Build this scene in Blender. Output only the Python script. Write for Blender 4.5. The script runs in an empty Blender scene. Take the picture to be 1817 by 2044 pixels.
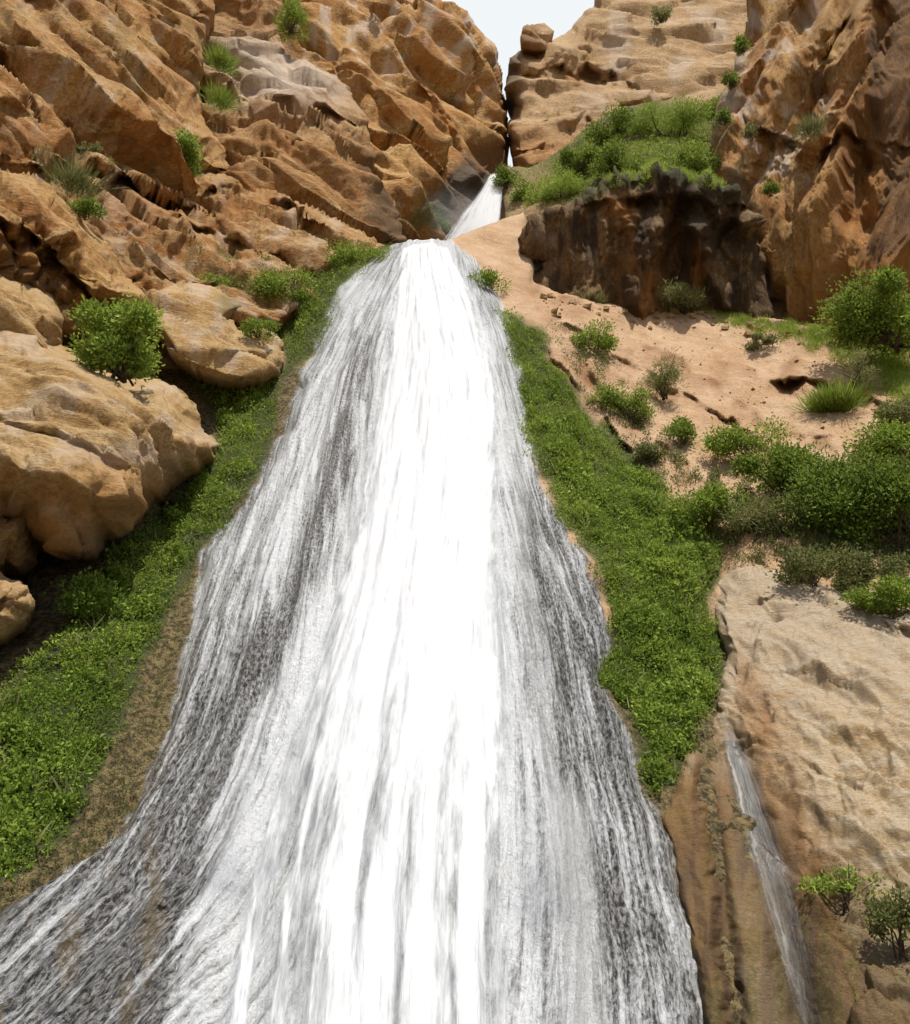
import bpy, math, random
import numpy as np
from mathutils import Vector

R = math.radians
rng = np.random.default_rng(7)
random.seed(7)
sc = bpy.context.scene
col = sc.collection

# ------------------------------------------------------------------ camera, sky, sun, exposure
PITCH = R(22.0)
F = 1604.0                      # focal length in photo units (photo 1817 x 2044)
CX, CY = 908.5, 1022.0
CAM = np.array([0.0, 0.0, 1.6])
cam_d = bpy.data.cameras.new("Camera")
cam = bpy.data.objects.new("camera", cam_d)
col.objects.link(cam)
cam.location = CAM
cam.rotation_euler = (R(90) + PITCH, 0, 0)
cam_d.sensor_fit = 'VERTICAL'
cam_d.sensor_height = 24.0
cam_d.lens = 24.0 * F / 2044.0
cam_d.clip_start = 0.1
cam_d.clip_end = 2000
sc.camera = cam

SUN_EL, SUN_AZ = R(69), R(152)
world = bpy.data.worlds.new("World")
sc.world = world
world.use_nodes = True
wn, wl = world.node_tree.nodes, world.node_tree.links
wn.clear()
w_out = wn.new('ShaderNodeOutputWorld')
w_bg = wn.new('ShaderNodeBackground')
w_bg.inputs['Strength'].default_value = 0.105
w_sky = wn.new('ShaderNodeTexSky')
w_sky.sky_type = 'NISHITA'
w_sky.sun_disc = False
w_sky.sun_elevation = SUN_EL
w_sky.sun_rotation = SUN_AZ
w_sky.air_density = 1.0
w_sky.dust_density = 2.5
w_tc = wn.new('ShaderNodeTexCoord')
w_no = wn.new('ShaderNodeTexNoise')
w_no.inputs['Scale'].default_value = 2.2
w_no.inputs['Detail'].default_value = 6
w_dot = wn.new('ShaderNodeVectorMath')
w_dot.operation = 'DOT_PRODUCT'
w_dot.inputs[1].default_value = (0.08, 0.66, 0.745)       # a bright cloud bank over the head of the gorge
w_add = wn.new('ShaderNodeMath')
w_add.operation = 'MULTIPLY_ADD'
w_add.inputs[1].default_value = 0.35
w_mr = wn.new('ShaderNodeMapRange')
w_mr.inputs[1].default_value = 0.98
w_mr.inputs[2].default_value = 1.14
w_mr.inputs[3].default_value = 0.03
w_mr.inputs[4].default_value = 0.96
w_mix = wn.new('ShaderNodeMix')
w_mix.data_type = 'RGBA'
w_mix.inputs[7].default_value = (7.6, 7.9, 8.1, 1)      # thin bright cloud
wl.new(w_tc.outputs['Generated'], w_no.inputs['Vector'])
wl.new(w_no.outputs['Fac'], w_add.inputs[0])
wl.new(w_tc.outputs['Generated'], w_dot.inputs[0])
wl.new(w_dot.outputs['Value'], w_add.inputs[2])
wl.new(w_add.outputs[0], w_mr.inputs[0])
wl.new(w_mr.outputs[0], w_mix.inputs[0])
wl.new(w_sky.outputs['Color'], w_mix.inputs[6])
wl.new(w_mix.outputs[2], w_bg.inputs['Color'])
wl.new(w_bg.outputs['Background'], w_out.inputs['Surface'])

sun_d = bpy.data.lights.new("Sun", 'SUN')
sun_d.energy = 4.6
sun_d.angle = R(0.6)
sun_d.color = (1.0, 0.95, 0.87)
sun = bpy.data.objects.new("sun", sun_d)
col.objects.link(sun)
sdir = Vector((math.sin(SUN_AZ) * math.cos(SUN_EL), math.cos(SUN_AZ) * math.cos(SUN_EL), math.sin(SUN_EL)))
sun.rotation_euler = sdir.to_track_quat('Z', 'Y').to_euler()

sc.view_settings.view_transform = 'Standard'
sc.view_settings.look = 'None'
sc.view_settings.exposure = 0.2
sc.view_settings.gamma = 1.0

# ------------------------------------------------------------------ geometry helpers
def at(px, py, D):
    """point on the ray through photo position (px, py) at forward distance D (metres along +Y)."""
    x = (np.asarray(px, float) - CX) / F
    y = (CY - np.asarray(py, float)) / F
    dy = math.cos(PITCH) - y * math.sin(PITCH)
    dz = math.sin(PITCH) + y * math.cos(PITCH)
    k = np.asarray(D, float) / dy
    return np.stack([CAM[0] + x * k, CAM[1] + dy * k, CAM[2] + dz * k], -1)

_p = np.random.default_rng(3).permutation(256)
PERM = np.concatenate([_p, _p, _p])
_g = np.random.default_rng(5).normal(size=(256, 3))
GRAD = _g / np.linalg.norm(_g, axis=1)[:, None]

def perlin(P):
    Pi = np.floor(P).astype(np.int64)
    f = P - Pi
    Pi &= 255
    u = f * f * f * (f * (f * 6 - 15) + 10)
    res = 0.0
    for i in (0, 1):
        for j in (0, 1):
            for k in (0, 1):
                h = PERM[PERM[PERM[(Pi[..., 0] + i) & 255] + ((Pi[..., 1] + j) & 255)] + ((Pi[..., 2] + k) & 255)]
                g = GRAD[h]
                d = (f[..., 0] - i) * g[..., 0] + (f[..., 1] - j) * g[..., 1] + (f[..., 2] - k) * g[..., 2]
                w = (u[..., 0] if i else 1 - u[..., 0]) * (u[..., 1] if j else 1 - u[..., 1]) * (u[..., 2] if k else 1 - u[..., 2])
                res = res + w * d
    return res * 1.6

def fbm(P, octaves=4, gain=0.5):
    a, s, r = 1.0, 1.0, 0.0
    for o in range(octaves):
        r = r + a * perlin(P * s + o * 17.3)
        a *= gain
        s *= 2.03
    return r

def ridged(P, octaves=4, gain=0.5):
    a, s, r = 1.0, 1.0, 0.0
    for o in range(octaves):
        r = r + a * (1 - 2 * np.abs(perlin(P * s + o * 9.7)))
        a *= gain
        s *= 2.1
    return r

def worley(P):
    Pi = np.floor(P).astype(np.int64)
    n = P.shape[0]
    f1 = np.full(n, 9.0); f2 = np.full(n, 9.0)
    v1 = np.zeros_like(P); v2 = np.zeros_like(P)
    h1 = np.zeros(n, np.int64); h2 = np.zeros(n, np.int64)
    for i in (-1, 0, 1):
        for j in (-1, 0, 1):
            for k in (-1, 0, 1):
                c = Pi + np.array([i, j, k])
                h = PERM[PERM[PERM[c[:, 0] & 255] + (c[:, 1] & 255)] + (c[:, 2] & 255)]
                d = P - (c + 0.5 + 0.42 * GRAD[h])
                r = np.sqrt((d * d).sum(1))
                a = r < f1
                b = (~a) & (r < f2)
                f2 = np.where(a, f1, np.where(b, r, f2))
                v2 = np.where(a[:, None], v1, np.where(b[:, None], d, v2))
                h2 = np.where(a, h1, np.where(b, h, h2))
                f1 = np.where(a, r, f1)
                v1 = np.where(a[:, None], d, v1)
                h1 = np.where(a, h, h1)
    return f1, f2, v1, v2, h1, h2

def facets(P, scale, sp, warp=0.35):
    """blocky chips: every cell of a warped cell noise gets its own tilted plane; returns offset and crack mask."""
    Q = P * scale
    Q = Q + warp * np.stack([fbm(Q + 11, 2), fbm(Q + 37, 2), fbm(Q + 71, 2)], -1)
    f1, f2, v1, v2, h1, h2 = worley(Q)
    def plane(v, h):
        return (v * GRAD[(h * 7 + 13) & 255]).sum(1) + 0.35 * (((h * 53) & 255) / 255.0 - 0.5)
    wd = np.clip(3.4 * sp * scale, 0.06, 0.7)
    w = 0.5 * (1 - smooth(0, wd, f2 - f1))
    off = plane(v1, h1) * (1 - w) + plane(v2, h2) * w
    crack = np.clip(1 - (f2 - f1) / np.maximum(0.10, wd * 0.6), 0, 1)
    return off / scale, crack

def tps(ctrl):
    c = np.array(ctrl, float)
    xy = c[:, :2] / 500.0
    n = len(c)
    def U(r2):
        return np.where(r2 > 1e-12, r2 * np.log(np.maximum(r2, 1e-12)) * 0.5, 0.0)
    K = U(((xy[:, None] - xy[None]) ** 2).sum(-1)) + np.eye(n) * 0.01
    Pm = np.hstack([np.ones((n, 1)), xy])
    A = np.zeros((n + 3, n + 3))
    A[:n, :n] = K
    A[:n, n:] = Pm
    A[n:, :n] = Pm.T
    w = np.linalg.solve(A, np.concatenate([np.log(c[:, 2]), np.zeros(3)]))
    def f(px, py):
        sh = np.shape(px)
        q = np.stack([np.ravel(px), np.ravel(py)], -1) / 500.0
        out = np.empty(len(q))
        for a in range(0, len(q), 50000):
            s = q[a:a + 50000]
            out[a:a + 50000] = U(((s[:, None] - xy[None]) ** 2).sum(-1)) @ w[:n] + w[n] + s @ w[n + 1:]
        return np.exp(out).reshape(sh)
    return f

def inside(poly, x, y):
    p = np.asarray(poly, float)
    r = np.zeros(np.shape(x), bool)
    for (x0, y0), (x1, y1) in zip(p, np.roll(p, -1, 0)):
        if y0 == y1:
            continue
        c = ((y0 > y) != (y1 > y)) & (x < (x1 - x0) * (y - y0) / (y1 - y0) + x0)
        r ^= c
    return r

def sdist(poly, x, y, want_near=False):
    """signed distance to a closed polygon (positive inside)."""
    p = np.asarray(poly, float)
    best = np.full(np.shape(x), 1e18)
    nx = np.zeros(np.shape(x)); ny = np.zeros(np.shape(x))
    for (x0, y0), (x1, y1) in zip(p, np.roll(p, -1, 0)):
        ex, ey = x1 - x0, y1 - y0
        L = ex * ex + ey * ey + 1e-12
        t = np.clip(((x - x0) * ex + (y - y0) * ey) / L, 0, 1)
        qx, qy = x0 + t * ex, y0 + t * ey
        d = (x - qx) ** 2 + (y - qy) ** 2
        m = d < best
        best = np.where(m, d, best)
        if want_near:
            nx = np.where(m, qx, nx); ny = np.where(m, qy, ny)
    s = np.sqrt(best) * np.where(inside(p, x, y), 1, -1)
    return (s, nx, ny) if want_near else s

def rough_poly(poly, amp, freq=0.02, seg=10.0, seed=0.0):
    p = np.asarray(poly, float)
    out = []
    for a, b in zip(p, np.roll(p, -1, 0)):
        n = max(1, int(np.hypot(*(b - a)) / seg))
        for i in range(n):
            out.append(a + (b - a) * i / n)
    out = np.array(out)
    q = np.stack([out[:, 0] * freq, out[:, 1] * freq, np.full(len(out), seed + 0.37)], -1)
    return out + amp * np.stack([fbm(q, 4, 0.6), fbm(q + 50, 4, 0.6)], -1)

def line_off(x, y, pts, kind, width, h):
    """depth offset made by one polyline: 'ridge' stands proud, 'gully' is cut in, 'ledge' overhangs what is below it."""
    p = np.asarray(pts, float)
    x, y = x + 9 * nz(x, y, 0.022, 21.0), y + 9 * nz(x, y, 0.022, 33.0)
    best = np.full(x.shape, 1e18)
    side = np.zeros(x.shape)
    for (x0, y0), (x1, y1) in zip(p[:-1], p[1:]):
        ex, ey = x1 - x0, y1 - y0
        L = ex * ex + ey * ey
        t = np.clip(((x - x0) * ex + (y - y0) * ey) / L, 0, 1)
        d = (x - x0 - t * ex) ** 2 + (y - y0 - t * ey) ** 2
        m = d < best
        best = np.where(m, d, best)
        side = np.where(m, np.sign(ex * (y - y0) - ey * (x - x0)), side)
    d = np.sqrt(best)
    if kind == 'ridge':
        return -h * np.exp(-(d / width) ** 2)
    if kind == 'gully':
        return h * np.exp(-(d / width) ** 2)
    s = d * side
    below = h * np.exp(-np.maximum(s, 0) / width) * smooth(0, 11.0, s)
    above = -0.25 * h * np.exp(-(np.minimum(s, 0) / (width * 0.7)) ** 2) * (s <= 0) - 0.25 * h * (s > 0) * (1 - smooth(0, 11.0, s))
    return (below + above) * np.clip(0.7 + 1.3 * nz(x, y, 0.02, 5.0), 0.05, 1.5)

def smooth(a, b, x):
    t = np.clip((x - a) / (b - a), 0, 1)
    return t * t * (3 - 2 * t)

def np_mesh(name, V, faces, mat=None, attrs=None, uv=None, smooth_shade=True):
    """faces: list of int arrays (n,3) or (n,4)."""
    me = bpy.data.meshes.new(name)
    faces = [np.asarray(f, np.int64) for f in faces if len(f)]
    nl = sum(f.size for f in faces)
    nf = sum(len(f) for f in faces)
    me.vertices.add(len(V))
    me.vertices.foreach_set('co', np.ascontiguousarray(V, np.float32).ravel())
    me.loops.add(nl)
    me.polygons.add(nf)
    li = np.concatenate([f.ravel() for f in faces])
    tot = np.concatenate([np.full(len(f), f.shape[1]) for f in faces])
    st = np.concatenate([[0], np.cumsum(tot)[:-1]])
    me.loops.foreach_set('vertex_index', li.astype(np.int32))
    me.polygons.foreach_set('loop_start', st.astype(np.int32))
    me.polygons.foreach_set('loop_total', tot.astype(np.int32))
    me.polygons.foreach_set('use_smooth', np.full(nf, smooth_shade))
    me.update(calc_edges=True)
    for k, a in (attrs or {}).items():
        at_ = me.attributes.new(k, 'FLOAT', 'POINT')
        at_.data.foreach_set('value', np.ascontiguousarray(a, np.float32))
    if uv is not None:
        l = me.uv_layers.new(name='flow')
        l.data.foreach_set('uv', np.ascontiguousarray(uv[li], np.float32).ravel())
    me.validate()
    if mat:
        me.materials.append(mat)
    return me

def link(name, me, parent=None):
    o = bpy.data.objects.new(name, me)
    col.objects.link(o)
    if parent:
        o.parent = parent
    return o

def tag(o, label=None, cat=None, group=None, kind=None):
    if label: o['label'] = label
    if cat: o['category'] = cat
    if group: o['group'] = group
    if kind: o['kind'] = kind
    return o

# ------------------------------------------------------------------ relief: a rock body grown from its outline, distances and strata
class Rock:
    def __init__(self, name, outline, ctrl, mat, step=5.0, edge=5.0, roll=(60, 2.0), lines=(), lump=0.5, lump_f=0.35,
                 grain=(1, 0, 0), stretch=0.3, rid=0.25, rid_f=0.9, chip=0.35, chip_f=0.8, chip2=0.5, chip2_f=2.6,
                 fine=0.05, fine_f=5.0, crack=0.12, back=6.0, paint=None, seed=0.0, uvf=None, damp=None, extra=None):
        self.name = name
        body = tps(ctrl)
        self.depth0 = lambda px, py: body(np.clip(px, -80, 1900), np.clip(py, -80, 2160))
        outline = np.array(outline, float)                      # run on well past the frame, so a step aside still sees rock
        outline[outline[:, 0] <= -55, 0] = -430
        outline[outline[:, 0] >= 1875, 0] = 2250
        outline[outline[:, 1] <= -55, 1] = -170
        outline[outline[:, 1] >= 2125, 1] = 2420
        self.lines = lines
        poly = rough_poly(outline, edge, seed=seed + len(name))
        self.poly = poly
        x0, y0 = poly.min(0) - step
        x1, y1 = poly.max(0) + step
        xs = np.arange(x0, x1 + step, step); ys = np.arange(y0, y1 + step, step)
        X, Y = np.meshgrid(xs, ys)
        nr, nc = X.shape
        s, qx, qy = sdist(poly, X.ravel(), Y.ravel(), True)
        keep = s > -step * 0.95
        out = keep & (s < 0)
        x = np.where(out, qx, X.ravel()); y = np.where(out, qy, Y.ravel())
        s = np.maximum(s, 0)
        idx = np.full(nr * nc, -1)
        idx[keep] = np.arange(keep.sum())
        idx2 = idx.reshape(nr, nc)
        x, y, s = x[keep], y[keep], s[keep]
        rw, rd = roll
        k = 1 - np.clip(s / rw, 0, 1)
        rolloff = rd * k ** 2.3
        D = self.depth(x, y) + rolloff
        P = at(x, y, D)
        q = np.stack([idx2[:-1, :-1], idx2[1:, :-1], idx2[1:, 1:], idx2[:-1, 1:]], -1).reshape(-1, 4)
        full = (q >= 0).all(1)
        quads = q[full]
        three = (q >= 0).sum(1) == 3
        tris = np.array([[v for v in r if v >= 0] for r in q[three]]).reshape(-1, 3)
        P0 = at(x, y, self.depth0(x, y))
        N = self.normals(at(x, y, self.depth0(x, y) + 0.5 * rolloff), quads, tris)
        # layered relief along the normal
        g = np.array(grain, float); g /= np.linalg.norm(g)
        Pa = P0 + seed * 13.7
        along = (Pa @ g)
        Ps = Pa - (1 - stretch) * along[:, None] * g            # features run long along the grain
        ed = np.concatenate([quads[:, [0, 1]], quads[:, [1, 2]]])
        el = np.linalg.norm(P0[ed[:, 0]] - P0[ed[:, 1]], axis=1)
        sp = np.zeros(len(P))
        np.maximum.at(sp, ed[:, 0], el); np.maximum.at(sp, ed[:, 1], el)
        sp = np.maximum(sp, 1e-3)
        def fit(f, n=2.2):                                       # relief finer than the mesh can carry is left to the bump
            return smooth(n, n * 2.6, 1 / (f * sp))
        edge_f = 0.35 + 0.65 * smooth(0, rw * 0.5, s)
        d = lump * fbm(Ps * lump_f, 3)
        r_ = fit(rid_f * 2)
        d = d + rid * (ridged(Ps * rid_f + 5, 2, 0.5) + 0.35 * fit(rid_f * 6) * ridged(Ps * rid_f * 4.3 + 9, 2, 0.5)) * (0.3 + 0.7 * r_)
        if chip:
            o1, c1 = facets(Ps, chip_f, sp)
            d = d + (chip * o1 - crack * c1 * fit(chip_f * 3)) * (0.25 + 0.75 * fit(chip_f))
        if chip2:
            o2, c2 = facets(Ps + 31, chip2_f, sp)
            d = d + (chip2 * o2 - crack * 0.3 * c2) * fit(chip2_f)
        d = d + fine * fbm(Pa * fine_f, 3) * fit(fine_f)
        d = d * edge_f
        if damp is not None:
            d = d * damp(x, y)
        if extra is not None:
            d = d + extra(x, y)
        P = P + N * d[:, None]
        N = self.normals(P, quads, tris)
        attrs = {}
        if paint:
            attrs = paint(x, y, P)
        # thickness: the rim runs back into the hill
        e = np.concatenate([quads[:, [0, 1]], quads[:, [1, 2]], quads[:, [2, 3]], quads[:, [3, 0]],
                            tris[:, [0, 1]], tris[:, [1, 2]], tris[:, [2, 0]]])
        key = np.sort(e, 1)
        key = key[:, 0] * 10000000 + key[:, 1]
        u, inv, cnt = np.unique(key, return_inverse=True, return_counts=True)
        be = e[cnt[inv] == 1]
        bv = np.unique(be)
        mp = np.full(len(P), -1); mp[bv] = len(P) + np.arange(len(bv))
        mp2 = np.full(len(P), -1); mp2[bv] = len(P) + len(bv) + np.arange(len(bv))
        ctr = P.mean(0)
        ray = (P[bv] - CAM); ray /= np.linalg.norm(ray, axis=1)[:, None]
        h = ray * np.array([0.75, 1, 0.55])
        B1 = P[bv] + h * back * 0.35 + (ctr - P[bv]) * 0.02
        B2 = P[bv] + h * back + (ctr - P[bv]) * 0.10
        V = np.concatenate([P, B1, B2])
        sk = np.concatenate([np.stack([be[:, 1], be[:, 0], mp[be[:, 0]], mp[be[:, 1]]], -1),
                             np.stack([mp[be[:, 1]], mp[be[:, 0]], mp2[be[:, 0]], mp2[be[:, 1]]], -1)])
        attrs = {k_: np.concatenate([a, a[bv], a[bv]]) for k_, a in attrs.items()}
        uv = None
        if uvf:
            uv = uvf(x, y, P)
            uv = np.concatenate([uv, uv[bv], uv[bv]])
        me = np_mesh(name, V, [np.concatenate([quads, sk])] + ([tris] if len(tris) else []), mat, attrs, uv)
        self.obj = link(name, me)
        self.P, self.N, self.x, self.y = P, N, x, y
        # lookup grid, so that plants can be rooted on the finished surface
        self.idx2, self.x0, self.y0, self.step = idx2, xs[0], ys[0], step

    def depth(self, x, y):
        D = self.depth0(x, y)
        for (pts, kind, w, h) in self.lines:
            D = D + line_off(x, y, pts, kind, w, h)
        return D

    @staticmethod
    def normals(P, quads, tris):
        N = np.zeros_like(P)
        n = np.cross(P[quads[:, 2]] - P[quads[:, 0]], P[quads[:, 3]] - P[quads[:, 1]])
        for k in range(4):
            np.add.at(N, quads[:, k], n)
        if len(tris):
            n = np.cross(P[tris[:, 1]] - P[tris[:, 0]], P[tris[:, 2]] - P[tris[:, 0]])
            for k in range(3):
                np.add.at(N, tris[:, k], n)
        L = np.linalg.norm(N, axis=1); L[L == 0] = 1
        N /= L[:, None]
        flip = ((P - CAM) * N).sum(1) > 0
        N[flip] *= -1
        return N

    def root(self, px, py):
        """surface points and normals at photo positions."""
        j = np.clip(np.round((np.asarray(px) - self.x0) / self.step).astype(int), 0, self.idx2.shape[1] - 1)
        i = np.clip(np.round((np.asarray(py) - self.y0) / self.step).astype(int), 0, self.idx2.shape[0] - 1)
        k = self.idx2[i, j]
        ok = k >= 0
        k = np.where(ok, k, 0)
        return self.P[k], self.N[k], ok

# ------------------------------------------------------------------ materials
class NT:
    def __init__(self, name):
        self.m = bpy.data.materials.new(name)
        self.m.use_nodes = True
        self.n, self.l = self.m.node_tree.nodes, self.m.node_tree.links
        self.n.clear()
        self.out = self.n.new('ShaderNodeOutputMaterial')
    def node(self, t, ins=None, **kw):
        nd = self.n.new(t)
        for k, v in kw.items():
            setattr(nd, k, v)
        for k, v in (ins or {}).items():
            if hasattr(v, 'is_output') or isinstance(v, bpy.types.NodeSocket):
                self.l.new(v, nd.inputs[k])
            else:
                nd.inputs[k].default_value = v
        return nd
    def attr(self, name):
        return self.node('ShaderNodeAttribute', attribute_name=name).outputs['Fac']
    def noise(self, vec, scale, detail=4, rough=0.55, dist=0.0):
        return self.node('ShaderNodeTexNoise', {'Vector': vec, 'Scale': scale, 'Detail': detail, 'Roughness': rough, 'Distortion': dist}).outputs['Fac']
    def ramp(self, fac, lo, hi, a=0.0, b=1.0):
        return self.node('ShaderNodeMapRange', {0: fac, 1: lo, 2: hi, 3: a, 4: b}, interpolation_type='SMOOTHSTEP').outputs[0]
    def mix(self, fac, a, b, mode='MIX'):
        nd = self.node('ShaderNodeMix', data_type='RGBA', blend_type=mode)
        for k, v in ((0, fac), (6, a), (7, b)):
            if isinstance(v, bpy.types.NodeSocket):
                self.l.new(v, nd.inputs[k])
            else:
                nd.inputs[k].default_value = v if k == 0 else (tuple(v) + (1,))[:4]
        return nd.outputs[2]
    def math(self, op, a, b=0.0, clamp=False):
        nd = self.node('ShaderNodeMath', operation=op, use_clamp=clamp)
        for k, v in ((0, a), (1, b)):
            if isinstance(v, bpy.types.NodeSocket):
                self.l.new(v, nd.inputs[k])
            else:
                nd.inputs[k].default_value = v
        return nd.outputs[0]
    def mapping(self, vec, scale=(1, 1, 1), rot=(0, 0, 0)):
        return self.node('ShaderNodeMapping', {'Vector': vec, 'Scale': scale, 'Rotation': rot}).outputs[0]
    def bump(self, h, strength, dist, normal=None):
        nd = self.node('ShaderNodeBump', {'Height': h, 'Strength': strength, 'Distance': dist})
        if normal is not None:
            self.l.new(normal, nd.inputs['Normal'])
        return nd.outputs[0]
    def finish(self, color, rough, normal=None, spec=0.3):
        p = self.node('ShaderNodeBsdfPrincipled', {'Roughness': rough, 'Specular IOR Level': spec})
        if isinstance(color, bpy.types.NodeSocket):
            self.l.new(color, p.inputs['Base Color'])
        else:
            p.inputs['Base Color'].default_value = tuple(color) + (1,)
        if normal is not None:
            self.l.new(normal, p.inputs['Normal'])
        self.l.new(p.outputs[0], self.out.inputs['Surface'])
        return p

OCHRE = (0.55, 0.315, 0.10)
RUST = (0.42, 0.18, 0.042)
TAN = (0.64, 0.44, 0.21)
PALE = (0.66, 0.54, 0.42)
DARK = (0.17, 0.095, 0.045)

def rock_mat(name, base=OCHRE, second=RUST, light=TAN, rot=(0, 0, 0), aniso=(1, 1, 0.35), scale=1.0, stain=0.5, bump=0.85, speck=1.0):
    """ochre limestone: three tones in patches and bands, dark water stains, painted masks, partly light and shade: pale / wet / moss / rust."""
    t = NT(name)
    obj = t.node('ShaderNodeTexCoord').outputs['Object']
    band = t.mapping(obj, aniso, rot)
    n1 = t.noise(band, 0.45 * scale, 5, 0.6, 0.6)
    n2 = t.noise(band, 1.7 * scale, 6, 0.65, 0.4)
    n3 = t.noise(obj, 6.0 * scale, 6, 0.7)
    c = t.mix(t.ramp(n1, 0.38, 0.62), base, second)
    c = t.mix(t.ramp(n2, 0.46, 0.68, 0, 0.85), c, light)
    c = t.mix(t.ramp(n3, 0.36, 0.56, 0.65 * speck, 0.0), c, tuple(v * 0.5 for v in second))
    n4 = t.noise(band, 14.0 * scale, 5, 0.75, 0.6)
    c = t.mix(t.ramp(n4, 0.54, 0.68, 0, 0.55), c, tuple(min(1, v * 1.15) for v in light))
    c = t.mix(t.ramp(n4, 0.44, 0.33, 0, 0.55 * speck), c, tuple(v * 0.45 for v in second))
    up = t.node('ShaderNodeSeparateXYZ', {0: t.node('ShaderNodeNewGeometry').outputs['Normal']}).outputs[2]
    dust = t.math('MULTIPLY', t.ramp(up, 0.25, 0.85, 0, 0.55), t.ramp(n2, 0.3, 0.6, 0.4, 1.0))
    c = t.mix(dust, c, light)
    st = t.ramp(t.noise(t.mapping(obj, (1.3, 1.3, 0.22), rot), 0.9 * scale, 5, 0.6, 0.3), 0.56, 0.72, 0, stain)
    c = t.mix(st, c, DARK)
    c = t.mix(t.math('MULTIPLY', t.attr('pale'), t.ramp(n2, 0.35, 0.55, 0.55, 1.0)), c, PALE)
    c = t.mix(t.math('MULTIPLY', t.attr('rust_shade'), 0.9), c, RUST)
    mossn = t.math('MULTIPLY', t.attr('moss'), t.ramp(n3, 0.35, 0.55, 0.5, 1.0))
    c = t.mix(mossn, c, (0.085, 0.10, 0.025))
    c = t.mix(t.math('MULTIPLY', t.attr('black'), t.ramp(n2, 0.35, 0.6, 0.75, 1.0)), c, (0.045, 0.032, 0.02))  # black mask: stains, and shade painted on some rocks
    wet = t.attr('wet')
    c = t.mix(t.math('MULTIPLY', wet, 0.8), c, (0.055, 0.05, 0.035))
    h = t.math('ADD', t.math('MULTIPLY', n2, 0.5), t.math('MULTIPLY', t.noise(band, 5.0 * scale, 8, 0.7), 0.5))
    vor = t.node('ShaderNodeTexVoronoi', {'Vector': t.mapping(obj, aniso, rot), 'Scale': 3.2 * scale}, feature='DISTANCE_TO_EDGE').outputs['Distance']
    h = t.math('ADD', h, t.ramp(vor, 0.0, 0.06, -0.07, 0.0))
    rg = t.math('ABSOLUTE', t.math('SUBTRACT', t.noise(band, 3.4 * scale, 7, 0.72, 0.5), 0.5))
    h = t.math('SUBTRACT', h, t.math('MULTIPLY', rg, 0.9))
    nor = t.bump(h, bump, 0.45)
    nor = t.bump(t.noise(obj, 16 * scale, 6, 0.75), bump * 0.7, 0.07, nor)
    t.finish(c, t.ramp(wet, 0, 1, 0.92, 0.7), nor, 0.25)
    return t.m

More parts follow.
